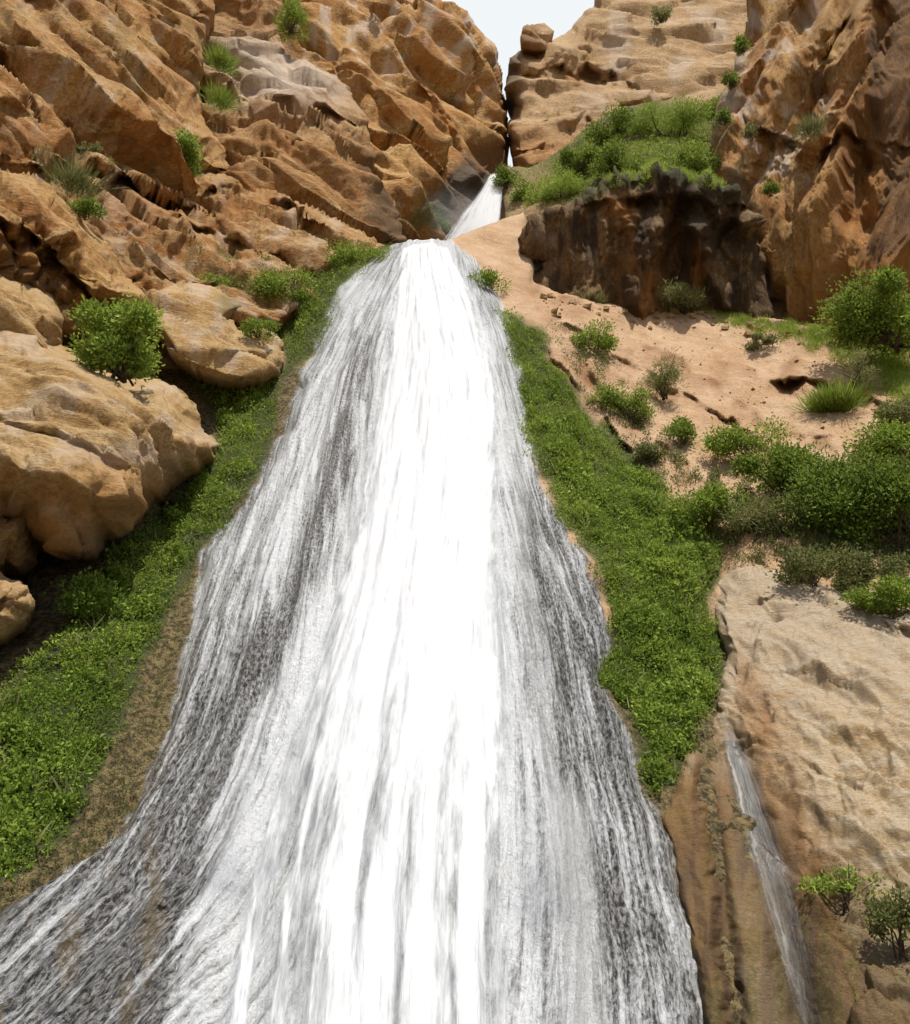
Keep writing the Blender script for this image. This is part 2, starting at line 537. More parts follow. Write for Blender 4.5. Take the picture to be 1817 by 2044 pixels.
def slope_mat():
    """the slope under the fall: bare ochre earth, wet tufa crossed by films of white water and painted glints, tan tufa, moss."""
    t = NT('slope')
    obj = t.node('ShaderNodeTexCoord').outputs['Object']
    uv = t.node('ShaderNodeUVMap', uv_map='flow').outputs[0]
    # bare earth
    n1 = t.noise(obj, 0.5, 5, 0.6)
    n2 = t.noise(obj, 2.4, 6, 0.65)
    n3 = t.noise(obj, 9.0, 6, 0.7)
    c = t.mix(t.ramp(n1, 0.4, 0.62), (0.55, 0.37, 0.22), (0.47, 0.29, 0.15))
    c = t.mix(t.ramp(n2, 0.5, 0.7, 0, 0.7), c, (0.60, 0.42, 0.25))
    c = t.mix(t.ramp(n3, 0.55, 0.70, 0, 0.75), c, (0.25, 0.14, 0.065))
    n5 = t.noise(obj, 26.0, 5, 0.75)
    c = t.mix(t.ramp(n5, 0.56, 0.66, 0, 0.6), c, (0.66, 0.50, 0.34))
    c = t.mix(t.ramp(n5, 0.44, 0.34, 0, 0.6), c, (0.28, 0.16, 0.08))
    c = t.mix(t.attr('rust_shade'), c, (0.24, 0.105, 0.04))
    # tan grainy tufa
    g1 = t.noise(obj, 8.0, 5, 0.7)
    tan = t.mix(t.ramp(g1, 0.40, 0.60), (0.06, 0.045, 0.018), (0.27, 0.20, 0.085))
    c = t.mix(t.attr('tan'), c, tan)
    mossn = t.math('MULTIPLY', t.attr('moss'), t.ramp(n3, 0.3, 0.5, 0.6, 1.0))
    c = t.mix(mossn, c, (0.06, 0.075, 0.016))
    # wet tufa with water films; its sun glints are painted as white flecks
    wet = t.attr('wet')
    foam_glint = t.attr('foam_glint')
    st1 = t.noise(t.mapping(uv, (9.0, 0.38, 1)), 1.0, 7, 0.68, 0.5)        # long streaks down the flow
    st2 = t.noise(t.mapping(uv, (26.0, 8.0, 1)), 1.0, 4, 0.75, 0.5)         # broken flecks, painted glints among them
    st3 = t.noise(t.mapping(uv, (1.3, 0.22, 1)), 1.0, 3, 0.5, 0.4)         # broad strands
    mixn = t.math('ADD', t.math('MULTIPLY', st1, 0.64), t.math('MULTIPLY', st2, 0.22))
    mixn = t.math('ADD', mixn, t.math('MULTIPLY', st3, 0.14))
    thr = t.math('ADD', t.ramp(foam_glint, 0, 1, -0.13, 0.15), mixn)
    cover = t.ramp(thr, 0.39, 0.61)
    rockc = t.mix(t.ramp(st2, 0.40, 0.62), (0.018, 0.016, 0.014), (0.27, 0.265, 0.25))
    rockc = t.mix(t.math('MULTIPLY', t.attr('brown'), 0.5), rockc, (0.17, 0.115, 0.045))
    wc = t.mix(cover, rockc, (0.80, 0.82, 0.83))
    wc = t.mix(t.attr('veil'), wc, t.mix(t.ramp(st1, 0.3, 0.7), (0.50, 0.51, 0.50), (0.70, 0.71, 0.71)))
    c = t.mix(wet, c, wc)
    h = t.math('ADD', t.math('MULTIPLY', n2, 0.5), t.math('ADD', t.math('MULTIPLY', n3, 0.35), t.math('MULTIPLY', n5, 0.12)))
    nor = t.bump(h, 0.8, 0.40)
    nor = t.bump(g1, t.math('ADD', t.math('MULTIPLY', t.attr('tan'), 0.6), 0.1), 0.25, nor)
    hw = t.math('ADD', t.math('MULTIPLY', st2, 0.7), t.math('MULTIPLY', st1, 0.5))
    nor = t.bump(hw, t.math('MULTIPLY', wet, 0.8), 0.10, nor)
    rough = t.ramp(wet, 0, 1, 0.95, 0.30)
    t.finish(c, rough, nor, 0.4)
    return t.m

def foam_mat(name, lo, hi, edge_soft=0.35, con=2.0):
    """falling white water: strands down the flow, thinning to torn holes near its edges."""
    t = NT(name)
    uv = t.node('ShaderNodeUVMap', uv_map='flow').outputs[0]
    thick = t.attr('thick')
    s1 = t.noise(t.mapping(uv, (4.5, 0.20, 1)), 1.0, 6, 0.6, 0.4)
    s2 = t.noise(t.mapping(uv, (14.0, 1.6, 1)), 1.0, 5, 0.65, 0.5)
    s3 = t.noise(t.mapping(uv, (1.6, 0.55, 1)), 1.0, 4, 0.55, 0.3)
    n = t.math('ADD', t.math('MULTIPLY', s1, 0.5), t.math('MULTIPLY', s2, 0.3))
    n = t.math('ADD', n, t.math('MULTIPLY', s3, 0.2))
    n2 = t.math('ADD', t.math('MULTIPLY', n, con), 0.5 - 0.5 * con)
    v = t.math('ADD', n2, t.ramp(thick, 0, 1, -0.52, 0.60))
    alpha = t.ramp(v, 0.36, 0.36 + edge_soft)
    c = t.mix(t.ramp(t.math('ADD', n, t.math('MULTIPLY', t.math('SUBTRACT', thick, 0.7), 0.35)), 0.36, 0.60), lo, hi)
    p = t.node('ShaderNodeBsdfPrincipled', {'Roughness': 0.75, 'Specular IOR Level': 0.15})
    t.l.new(c, p.inputs['Base Color'])
    nor = t.bump(t.math('ADD', t.math('MULTIPLY', s1, 0.6), t.math('MULTIPLY', s2, 0.4)), 0.45, 0.20)
    t.l.new(nor, p.inputs['Normal'])
    tl = t.node('ShaderNodeBsdfTranslucent')
    t.l.new(c, tl.inputs[0])
    mx = t.node('ShaderNodeMixShader', {0: 0.30, 1: p.outputs[0], 2: tl.outputs[0]})
    tr = t.node('ShaderNodeBsdfTransparent')
    fin = t.node('ShaderNodeMixShader', {0: alpha, 1: tr.outputs[0], 2: mx.outputs[0]})
    t.l.new(fin.outputs[0], t.out.inputs['Surface'])
    return t.m

def leaf_mat(name, dark, mid, light):
    t = NT(name)
    tint = t.attr('tint')
    cr = t.node('ShaderNodeValToRGB', {0: tint})
    e = cr.color_ramp.elements
    e[0].position, e[0].color = 0.0, tuple(dark) + (1,)
    e[1].position, e[1].color = 1.0, tuple(light) + (1,)
    m = cr.color_ramp.elements.new(0.55)
    m.color = tuple(mid) + (1,)
    p = t.node('ShaderNodeBsdfPrincipled', {'Roughness': 0.6, 'Specular IOR Level': 0.15})
    t.l.new(cr.outputs[0], p.inputs['Base Color'])
    tl = t.node('ShaderNodeBsdfTranslucent')
    t.l.new(t.mix(0.5, cr.outputs[0], tuple(light), 'MIX'), tl.inputs[0])
    mx = t.node('ShaderNodeMixShader', {0: 0.35, 1: p.outputs[0], 2: tl.outputs[0]})
    t.l.new(mx.outputs[0], t.out.inputs['Surface'])
    return t.m

M_left = rock_mat('rock_left', rot=(0, R(35), 0), aniso=(0.35, 1, 1.2), stain=0.35)
M_mid = rock_mat('rock_mid', rot=(0, R(50), 0), aniso=(0.4, 1, 1.1), scale=0.8, stain=0.3)
M_shelf = rock_mat('rock_shelf', base=(0.50, 0.30, 0.13), rot=(0, R(20), 0), aniso=(0.5, 1, 1.3), scale=1.1, stain=0.3)
M_boulder = rock_mat('rock_boulder', base=(0.58, 0.38, 0.165), second=(0.50, 0.285, 0.095), light=(0.66, 0.47, 0.25), rot=(0, R(25), 0), aniso=(0.4, 1, 1.4), scale=1.5, stain=0.22, bump=0.75)
M_back = rock_mat('rock_back', base=(0.60, 0.40, 0.20), second=(0.52, 0.31, 0.13), light=(0.68, 0.50, 0.31), aniso=(0.6, 1, 1.8), scale=0.9, stain=0.2)
M_right = rock_mat('rock_right', rot=(0, R(-28), 0), aniso=(1.4, 1.2, 0.22), scale=0.9, stain=0.55)
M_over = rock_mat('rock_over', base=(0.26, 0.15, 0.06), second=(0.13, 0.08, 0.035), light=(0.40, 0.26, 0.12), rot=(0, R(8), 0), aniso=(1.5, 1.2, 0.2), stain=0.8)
M_pale = rock_mat('rock_pale', base=(0.75, 0.55, 0.31), second=(0.65, 0.43, 0.20), light=(0.78, 0.65, 0.47), aniso=(0.5, 1, 1.9), scale=2.2, stain=0.04, bump=0.9, speck=0.45)
M_slope = slope_mat()
M_foam = foam_mat('white_water', (0.46, 0.48, 0.48), (0.83, 0.84, 0.85), 0.48)
M_thin = foam_mat('thin_water', (0.50, 0.51, 0.50), (0.80, 0.81, 0.80), 0.6, 1.1)
M_green = leaf_mat('leaves_green', (0.045, 0.085, 0.010), (0.19, 0.285, 0.036), (0.40, 0.48, 0.09))
M_olive = leaf_mat('leaves_olive', (0.05, 0.06, 0.015), (0.17, 0.19, 0.055), (0.32, 0.32, 0.13))
M_bright = leaf_mat('leaves_bright', (0.07, 0.12, 0.012), (0.24, 0.35, 0.040), (0.44, 0.52, 0.11))
M_bark = rock_mat('bark', base=(0.16, 0.11, 0.06), second=(0.10, 0.07, 0.04), light=(0.22, 0.16, 0.09), scale=4)

# ------------------------------------------------------------------ the slope under the fall
BASE_CTRL = [
    (850, 480, 29), (850, 600, 25.5), (850, 800, 21), (850, 1000, 17.8), (840, 1200, 15.2), (830, 1400, 13.2),
    (820, 1600, 11.6), (800, 1800, 10.3), (800, 2044, 9.0), (800, 2120, 8.6),
    (690, 580, 26.5), (620, 700, 25), (540, 900, 21.3), (440, 1050, 19), (370, 1200, 17), (330, 1400, 14.6), (260, 1650, 12.3),
    (0, 1850, 10.6), (0, 2044, 9.4), (400, 1800, 10.8), (560, 1300, 15.0), (650, 1000, 18.6),
    (560, 700, 26), (400, 950, 20.8), (250, 1100, 18), (120, 1250, 15.6), (0, 1400, 13.6), (0, 1600, 12.0), (640, 560, 28),
    (300, 800, 24), (0, 1200, 17), (0, 1000, 19), (0, 700, 23),
    (1000, 600, 26.2), (1040, 800, 22), (1080, 1000, 19), (1180, 1150, 17), (1220, 1330, 15.3), (1290, 1550, 13), (1330, 1650, 12.2),
    (1400, 2044, 9.7), (1200, 1800, 10.6),
    (1150, 650, 27), (1200, 800, 24), (1330, 1000, 20.5), (1440, 1200, 17.8), (1440, 1350, 15.8), (1380, 1500, 14.0),
    (1000, 445, 33), (1060, 430, 34), (1100, 600, 28.5), (1300, 615, 31.5), (1480, 620, 31), (1700, 660, 28),
    (1817, 750, 25), (1600, 900, 22), (1400, 800, 25.5), (1817, 1000, 19), (1500, 1050, 19.5), (1817, 1150, 17.2), (1817, 1500, 14), (1817, 2044, 10),
    (1200, 480, 33), (1817, 500, 31),
]
L_EDGE = [(470, 800), (530, 735), (580, 680), (700, 625), (800, 585), (900, 550), (1000, 500), (1100, 400), (1240, 385), (1330, 358), (1450, 335),
          (1560, 290), (1660, 240), (1740, 130), (1830, 0), (1950, -140), (2130, -320)]
R_EDGE = [(470, 890), (530, 960), (600, 1005), (680, 1025), (760, 1042), (850, 1052), (960, 1078), (1060, 1135), (1180, 1195), (1260, 1220),
          (1360, 1195), (1480, 1255), (1600, 1300), (1680, 1340), (1900, 1390), (2130, 1430)]
def xl(y): return np.interp(y, *zip(*L_EDGE))
def xr(y): return np.interp(y, *zip(*R_EDGE))
base_depth = tps(BASE_CTRL)
_py = np.arange(400, 2200, 10.0)
_pts = at(np.full_like(_py, 840), _py, base_depth(np.full_like(_py, 840), _py))
_s = np.concatenate([[0], np.cumsum(np.linalg.norm(np.diff(_pts, axis=0), axis=1))])
def flow_s(y): return np.interp(y, _py, _s)
_cl = np.polyfit([p[0] / 1000 for p in L_EDGE], [p[1] for p in L_EDGE], 4)
_cr = np.polyfit([p[0] / 1000 for p in R_EDGE], [p[1] for p in R_EDGE], 3)
def flow_uv(x, y, P=None):
    y = np.clip(y, 400, 2190)
    l, r = np.polyval(_cl, y / 1000), np.polyval(_cr, y / 1000)
    w = np.interp(flow_s(y), [0, 12, 40], [3.5, 7, 10])
    return np.stack([((x - l) / (r - l)) * 8.0, flow_s(y)], -1)

def nz(x, y, f, seed=0.0):
    return fbm(np.stack([x * f, y * f, np.full(np.shape(x), seed)], -1), 4)

VEG_L = [(780, 485), (800, 500), (740, 545), (690, 580), (675, 625), (640, 690), (600, 735), (570, 760), (550, 800), (545, 870), (520, 950), (480, 1020),
         (440, 1070), (390, 1100), (368, 1165), (335, 1230), (300, 1300), (264, 1380), (230, 1460), (190, 1560), (145, 1650), (70, 1730), (-60, 1820),
         (-60, 1400), (0, 1400), (60, 1330), (130, 1260), (190, 1190), (210, 1120), (280, 1070), (340, 1010), (400, 930), (430, 860), (410, 790), (350, 740),
         (340, 705), (420, 720), (470, 760), (560, 750), (565, 700), (540, 660), (460, 650), (480, 580), (560, 555), (640, 520), (690, 480)]
VEG_R = [(985, 620), (1030, 630), (1080, 660), (1100, 720), (1150, 790), (1200, 850), (1260, 900), (1320, 960), (1340, 1010), (1440, 1060), (1440, 1140), (1415, 1190), (1440, 1270),
         (1440, 1340), (1410, 1420), (1375, 1470), (1375, 1520), (1320, 1590), (1290, 1570), (1280, 1480), (1230, 1400), (1190, 1350), (1225, 1290), (1220, 1220), (1190, 1130),
         (1130, 1050), (1090, 960), (1050, 900), (1040, 800), (1020, 720)]
WET = [(x, y) for y, x in L_EDGE] + [(x, y) for y, x in R_EDGE[::-1]]
STREAM_L = [(470, 812), (520, 800), (600, 785), (700, 765), (800, 745), (1000, 705), (1150, 665), (1300, 605), (1450, 545), (1600, 495), (1800, 440), (2000, 405), (2130, 385)]
STREAM_R = [(470, 884), (520, 905), (600, 945), (700, 985), (800, 1003), (1000, 1008), (1150, 1012), (1300, 1035), (1500, 1060), (1700, 1072), (1900, 1085), (2130, 1100)]
def sl(y): return np.interp(y, *zip(*STREAM_L))
def sr(y): return np.interp(y, *zip(*STREAM_R))

def paint_slope(x, y, P):
    w = nz(x, y, 0.02, 1.0) * 10
    sd = np.minimum(x - xl(y), xr(y) - x)
    wet = smooth(-6, 8, sd + w) * (y > 470)
    vl, vr = sdist(VEG_L, x, y), sdist(VEG_R, x, y)
    moss = np.maximum(smooth(-14, 10, vl + w), smooth(-14, 10, vr + w))
    tan = smooth(-230, -120, vl + w) * (x < xl(y) + 30) * (y > 740)
    tan = np.maximum(tan, smooth(-160, -60, vr + w) * (y > 1250))
    tan = np.maximum(tan, smooth(1480, 1560, y) * (x > xr(y) - 20))
    ss = np.minimum(x - sl(y), sr(y) - x)
    foam_glint = np.full(x.shape, 0.49)
    foam_glint = np.maximum(foam_glint, 0.42 + np.interp(y, [480, 1250, 1700], [0.55, 0.42, 0.20]) * smooth(-np.where(x < 0.5 * (sl(y) + sr(y)), np.interp(y, [500, 1000, 1500, 2000], [30, 45, 90, 110]), 45), 50, ss + 20 * nz(x, y * 0.2, 0.03, 8.0)))
    foam_glint = foam_glint - 0.26 * np.exp(-((x - np.interp(y, [650, 800, 1000, 1200, 1330, 1450], [745, 700, 650, 600, 550, 480])) / 26.0) ** 2) * smooth(640, 760, y) * (1 - smooth(1330, 1480, y))
    foam_glint = foam_glint - 0.07 * smooth(-20, -90, x - sl(y)) * smooth(1350, 1550, y)
    foam_glint = foam_glint - 0.12 * (x < sl(y) - 60) * smooth(1150, 1350, y)
    foam_glint = foam_glint + 0.16 * np.exp(-((x - np.interp(y, [560, 700, 900, 1100, 1250], [700, 700, 640, 560, 520])) / 45.0) ** 2) * (1 - smooth(1150, 1350, y)) * (x < sl(y))
    foam_glint = foam_glint - 0.10 * smooth(10, 60, x - sr(y)) * smooth(850, 1050, y) - 0.06 * smooth(10, 60, x - sr(y)) * smooth(1150, 1300, y) * (1 - smooth(1540, 1640, y))
    veil = smooth(10, 40, x - sr(y)) * (1 - smooth(60, 130, x - sr(y))) * smooth(1540, 1660, y) * 0.85
    veil = np.maximum(veil, 0.5 * smooth(0, 25, x - sr(y)) * (1 - smooth(25, 60, x - sr(y))) * smooth(600, 700, y))
    brown = smooth(1560, 1800, y) * smooth(0.05, 0.5, nz(x * 1.0, y * 0.25, 0.012, 4.0)) * (x < sl(y))
    brown = np.maximum(brown, smooth(1480, 1700, y) * smooth(40, -10, xr(y) - x))
    brown = np.maximum(brown, 0.6 * smooth(60, 10, x - xl(y)) * smooth(1100, 1300, y))
    rust_shade = np.zeros_like(x)
    for ln in EARTH_LINES:
        if ln[1] == 'ledge':
            rust_shade = np.maximum(rust_shade, np.clip(line_off(x, y, ln[0], 'ledge', 20, 1.0), 0, 1))
    rust_shade = np.clip(rust_shade * 1.2, 0, 1) * (1 - wet)
    return dict(wet=wet, moss=moss, tan=np.clip(tan, 0, 1), foam_glint=np.clip(foam_glint, 0, 1), veil=np.clip(veil, 0, 1), brown=np.clip(brown, 0, 1), rust_shade=rust_shade)

EARTH_LINES = [
    ([(1125, 640), (1180, 665), (1225, 700), (1290, 735), (1340, 770), (1420, 815), (1480, 850), (1540, 905), (1600, 935)], 'ledge', 22, 0.85),
    ([(1565, 757), (1600, 752), (1650, 752), (1690, 765)], 'ledge', 24, 1.3),
    ([(1700, 770), (1740, 785), (1790, 810)], 'ledge', 16, 0.6),
    ([(1100, 690), (1160, 770), (1220, 850), (1300, 950)], 'ledge', 16, 0.6),
    ([(1180, 740), (1260, 830), (1340, 900), (1400, 960)], 'ledge', 14, 0.5),
    ([(1300, 690), (1380, 720), (1440, 760)], 'ledge', 10, 0.22),
    ([(1440, 720), (1520, 730), (1570, 720)], 'ledge', 9, 0.22),
    ([(1480, 800), (1560, 850), (1650, 870)], 'ledge', 12, 0.35),
    ([(1620, 690), (1680, 705), (1720, 735)], 'ledge', 10, 0.4),
    ([(1080, 560), (1100, 575), (1150, 590)], 'ledge', 12, 0.4),
    ([(1420, 1165), (1440, 1140), (1470, 1070)], 'gully', 16, 0.4),
    ([(330, 1010), (325, 1040)], 'gully', 10, 1.4),
    ([(1050, 1000), (1075, 1120), (1075, 1250)], 'gully', 10, 0.25),
    ([(255, 1660), (330, 1600), (420, 1560)], 'ledge', 14, 0.10),
    ([(120, 2050), (250, 1900), (370, 1760)], 'ridge', 22, 0.22),
    ([(300, 1700), (370, 1600)], 'ridge', 18, 0.18),
    ([(500, 1250), (440, 1400), (350, 1560)], 'ridge', 24, 0.25),
    ([(600, 950), (540, 1150), (480, 1300)], 'ridge', 22, 0.22),
]
def wet_ribs(x, y):
    """runnels and ribs that the water has built along its own course."""
    uv = flow_uv(x, y)
    m = smooth(0, 40, np.minimum(x - xl(y), xr(y) - x)) * (1 - 0.85 * smooth(-10, 50, np.minimum(x - sl(y), sr(y) - x)))
    q = np.stack([uv[:, 0] * 1.1, uv[:, 1] * 0.10, np.full(len(x), 2.2)], -1)
    q2 = np.stack([uv[:, 0] * 3.2, uv[:, 1] * 0.25, np.full(len(x), 6.2)], -1)
    return m * (0.16 * ridged(q, 2) + 0.05 * ridged(q2, 2))

slope = Rock('hillside_terrain',
    [(-60, 640), (300, 600), (640, 545), (700, 510), (790, 484), (840, 480), (890, 482), (940, 462), (1005, 436), (1045, 424), (1052, 470), (1068, 520), (1062, 562), (1120, 588), (1200, 602), (1300, 610), (1400, 612), (1480, 618), (1560, 640), (1620, 655), (1700, 655), (1880, 600), (1880, 2130), (-60, 2130)],
    BASE_CTRL, M_slope, step=4.0, edge=3.0, roll=(12, 0.8), lines=EARTH_LINES, lump=0.16, lump_f=0.6, grain=(0.0, -0.6, -0.8), stretch=0.55,
    rid=0.07, rid_f=1.6, chip=0.16, chip_f=1.1, chip2=0.16, chip2_f=4.0, fine=0.04, fine_f=6, crack=0.03, back=3.0, paint=paint_slope, damp=lambda x, y: 1 - 0.6 * smooth(0, 30, np.minimum(x - xl(y), xr(y) - x)), uvf=flow_uv, extra=wet_ribs)
tag(slope.obj, kind='structure')

gm = np_mesh('ground', np.array([[-400, -400, -1.2], [400, -400, -1.2], [400, 400, -1.2], [-400, 400, -1.2]], float), [np.array([[0, 1, 2, 3]])],
             rock_mat('ground_stone', base=(0.36, 0.27, 0.17), second=(0.26, 0.18, 0.10), light=(0.45, 0.36, 0.25), scale=1.5))
tag(link('ground', gm), kind='structure')

# ------------------------------------------------------------------ cliffs and boulders
def blob(x, y, cx, cy, rx, ry):
    return np.exp(-(((x - cx) / rx) ** 2 + ((y - cy) / ry) ** 2))

cliff_left = Rock('cliff', [(-60, -60), (420, -60), (425, 30), (395, 90), (400, 150), (385, 200), (425, 250), (450, 300), (455, 335), (300, 420), (-60, 420)],
    [(0, 0, 27), (0, 300, 22.5), (200, 0, 31), (200, 300, 26.5), (400, 0, 35), (440, 320, 30.5), (420, 150, 33.5), (0, 420, 24), (300, 420, 29)],
    M_left, step=3, roll=(45, 2.2), back=18, seed=1.0, edge=8, grain=(0.72, 0.25, -0.62), stretch=0.28, lump=0.7, lump_f=0.3, rid=0.16, rid_f=0.6, chip=0.60, chip_f=0.38, chip2=0.26, chip2_f=1.5,
    lines=[([(-20, 30), (60, 65), (110, 95), (190, 200), (240, 250), (290, 290), (345, 315)], 'ridge', 38, 1.6),
           ([(110, -20), (200, 60), (280, 150), (340, 220), (400, 270)], 'ridge', 34, 1.3),
           ([(60, 20), (140, 110), (210, 180), (270, 260)], 'gully', 18, 1.1),
           ([(0, 120), (60, 190), (110, 250), (150, 300)], 'gully', 20, 1.4),
           ([(-20, 200), (50, 205), (95, 235), (140, 290)], 'ridge', 24, 1.0),
           ([(250, -20), (330, 90), (370, 180)], 'gully', 20, 1.0),
           ([(330, -20), (370, 60), (385, 120)], 'ridge', 20, 0.8)],
    paint=lambda x, y, P: dict(rust_shade=0.5 * smooth(0.0, 0.5, nz(x, y, 0.008, 3.0)) * smooth(150, 320, y), pale=0.3 * smooth(0.2, 0.6, nz(x, y, 0.02, 8)), wet=0 * x, moss=0.25 * smooth(0.25, 0.6, nz(x, y, 0.01, 5.0)), black=0 * x))
buttress = Rock('cliff', [(360, -60), (560, -60), (560, 60), (575, 125), (610, 125), (650, 150), (700, 190), (735, 240), (745, 300), (755, 350), (785, 420), (812, 478), (780, 520), (560, 520), (360, 420)],
    [(430, 0, 42), (430, 300, 33.5), (560, 0, 42), (600, 140, 39), (600, 220, 36), (600, 400, 33), (720, 210, 39), (720, 400, 35), (800, 480, 34.5), (560, 500, 31.5), (480, 180, 37)],
    M_shelf, step=3, roll=(55, 3.0), back=12, seed=2.0, edge=6, grain=(0.8, 0.3, -0.4), stretch=0.4, lump=0.6, lump_f=0.35, rid=0.14, rid_f=0.7, chip=0.58, chip_f=0.42, chip2=0.30, chip2_f=1.8,
    lines=[([(470, 200), (540, 205), (640, 210), (700, 240)], 'ledge', 45, 1.0), ([(560, 260), (640, 300), (700, 380), (760, 450)], 'ridge', 30, 0.8),
           ([(600, 300), (560, 340), (470, 345)], 'ledge', 30, 0.8), ([(560, 40), (590, 100)], 'gully', 18, 1.6)],
    paint=lambda x, y, P: dict(pale=np.clip(1.0 * blob(x, y, 590, 170, 120, 55) + 0.7 * blob(x, y, 500, 110, 90, 40), 0, 1), rust_shade=0.4 * smooth(0, 0.4, nz(x, y, 0.01, 2)) * smooth(200, 300, y),  # pale patches put the sunlit look of the upper facet into the colour
                               wet=0 * x, moss=0.5 * blob(x, y, 430, 150, 40, 60) * smooth(-.1, .3, nz(x, y, .03, 9)), black=0.7 * smooth(700, 760, x) * smooth(250, 330, y)))
cliff_mid = Rock('cliff', [(500, -60), (860, -60), (880, 0), (930, 25), (955, 60), (985, 95), (992, 130), (1003, 170), (1010, 215), (1010, 260), (1002, 300), (1010, 330), (1015, 520), (790, 520), (500, 470)],
    [(560, 0, 46), (600, 150, 44), (600, 400, 40), (720, 200, 43), (720, 400, 40), (800, 480, 39), (800, 100, 47), (800, 300, 43), (900, 50, 51), (900, 300, 46), (900, 450, 43), (1000, 200, 54), (1000, 400, 49)],
    M_mid, step=3, roll=(40, 4.0), back=25, seed=3.0, edge=5, grain=(0.55, 0.45, -0.7), stretch=0.3, lump=0.9, lump_f=0.25, rid=0.18, rid_f=0.45, chip=0.60, chip_f=0.30, chip2=0.28, chip2_f=1.3,
    lines=[([(620, 40), (700, 120), (760, 200), (800, 300), (830, 420)], 'ridge', 36, 1.2), ([(740, 200), (780, 270), (810, 350)], 'gully', 22, 1.4),
           ([(800, 60), (880, 180), (920, 260), (930, 330)], 'ridge', 30, 1.3), ([(850, 180), (890, 250), (930, 330)], 'gully', 16, 1.2),
           ([(900, 40), (960, 150), (985, 260)], 'ridge', 22, 1.0)],
    paint=lambda x, y, P: dict(wet=smooth(0.35, 0.75, blob(x, y, 935, 425, 95, 100) * 1.15 + 0.25 * nz(x, y, 0.02, 2)), pale=0.7 * smooth(0.05, 0.4, nz(x, y, 0.03, 1)) * smooth(160, 20, y - (x - 560) * 0.25),
                               rust_shade=0.5 * smooth(0, 0.4, nz(x, y, 0.01, 7)), moss=0.9 * smooth(0.4, 0.8, blob(x, y, 860, 440, 60, 45) + .3 * nz(x, y, 0.03, 5)), black=0.6 * smooth(0.3, 0.8, blob(x, y, 960, 330, 60, 60))))
shelf = Rock('rocky_shelf', [(-60, 270), (60, 300), (130, 290), (200, 320), (300, 335), (420, 340), (480, 348), (560, 390), (650, 430), (720, 465), (770, 490), (720, 530), (650, 560), (640, 610), (560, 650), (300, 660), (-60, 660)],
    [(0, 300, 23.5), (300, 340, 28), (480, 360, 31), (0, 500, 20.5), (300, 500, 25), (500, 480, 28), (700, 480, 30.5), (600, 580, 27), (300, 610, 24), (150, 400, 23.5)],
    M_shelf, step=4, roll=(26, 1.5), back=8, seed=4.0, edge=7, grain=(0.85, 0.3, -0.45), stretch=0.4, lump=0.4, lump_f=0.5, rid=0.32, rid_f=1.0, chip=0.6, chip_f=0.8, chip2=0.7, chip2_f=2.4, fine=0.07,
    lines=[([(90, 335), (180, 340), (300, 372), (335, 395)], 'ledge', 50, 2.0), ([(430, 365), (480, 345), (540, 370), (600, 420)], 'ledge', 45, 1.6),
           ([(560, 400), (640, 440), (720, 480)], 'ridge', 22, 0.7), ([(380, 460), (470, 470), (560, 500), (640, 545)], 'ledge', 30, 1.0),
           ([(260, 560), (330, 545), (420, 560)], 'ledge', 26, 0.7), ([(330, 400), (400, 430), (420, 470)], 'gully', 26, 1.0)],
    paint=lambda x, y, P: dict(pale=0.4 * smooth(0.1, 0.5, nz(x, y, 0.02, 6)) + 0.5 * blob(x, y, 230, 425, 50, 18), rust_shade=0.6 * blob(x, y, 300, 420, 160, 50) + 0.4 * blob(x, y, 520, 400, 70, 40), wet=0 * x,
                               moss=0.7 * smooth(0.15, 0.5, nz(x, y, 0.014, 3)) * smooth(0.2, 0.6, blob(x, y, 300, 340, 330, 40) + blob(x, y, 430, 540, 150, 60) + blob(x, y, 60, 320, 120, 50)), black=0 * x))
ridge_rock = Rock('boulder', [(-60, 320), (30, 350), (95, 375), (145, 415), (190, 470), (240, 530), (285, 585), (280, 612), (200, 600), (150, 660), (-60, 660)],
    [(0, 360, 19.5), (150, 430, 21), (280, 600, 21), (0, 600, 19), (100, 550, 20), (0, 460, 18.3), (120, 480, 19.6)],
    M_left, step=4, roll=(34, 1.6), back=5, seed=5.0, edge=5, grain=(0.75, 0.2, -0.6), stretch=0.3, lump=0.35, lump_f=0.5, rid=0.28, rid_f=1.0, chip=0.45, chip_f=0.8, chip2=0.5, chip2_f=2.6,
    lines=[([(-30, 440), (60, 455), (130, 510), (190, 590)], 'ledge', 55, 1.7), ([(0, 380), (100, 430), (200, 540), (260, 600)], 'ridge', 20, 0.4)],
    paint=lambda x, y, P: dict(pale=0 * x, rust_shade=0.7 * smooth(20, 60, y - 430 - (x * 0.6)), wet=0 * x, moss=0 * x, black=0.5 * smooth(20, 80, y - 450 - (x * 0.6))))  # shade of the undercut painted on below the crest, reddish and black
tag(ridge_rock.obj, 'slanting ochre rock ridge with dark undercut below the rocky shelf at the left edge', 'rock')
low_rock = Rock('boulder', [(-60, 515), (0, 528), (50, 550), (100, 590), (125, 635), (120, 720), (-60, 720)],
    [(0, 540, 18.3), (100, 600, 18.8), (0, 700, 17.6), (100, 700, 18.4)],
    M_boulder, step=4, roll=(34, 1.4), back=4, seed=6.0, edge=4, grain=(0.8, 0.2, -0.5), stretch=0.3, lump=0.25, chip=0.4, chip_f=0.9, rid=0.2)
tag(low_rock.obj, 'small sunlit ochre rock wedged directly on top of the big smooth boulder', 'rock')
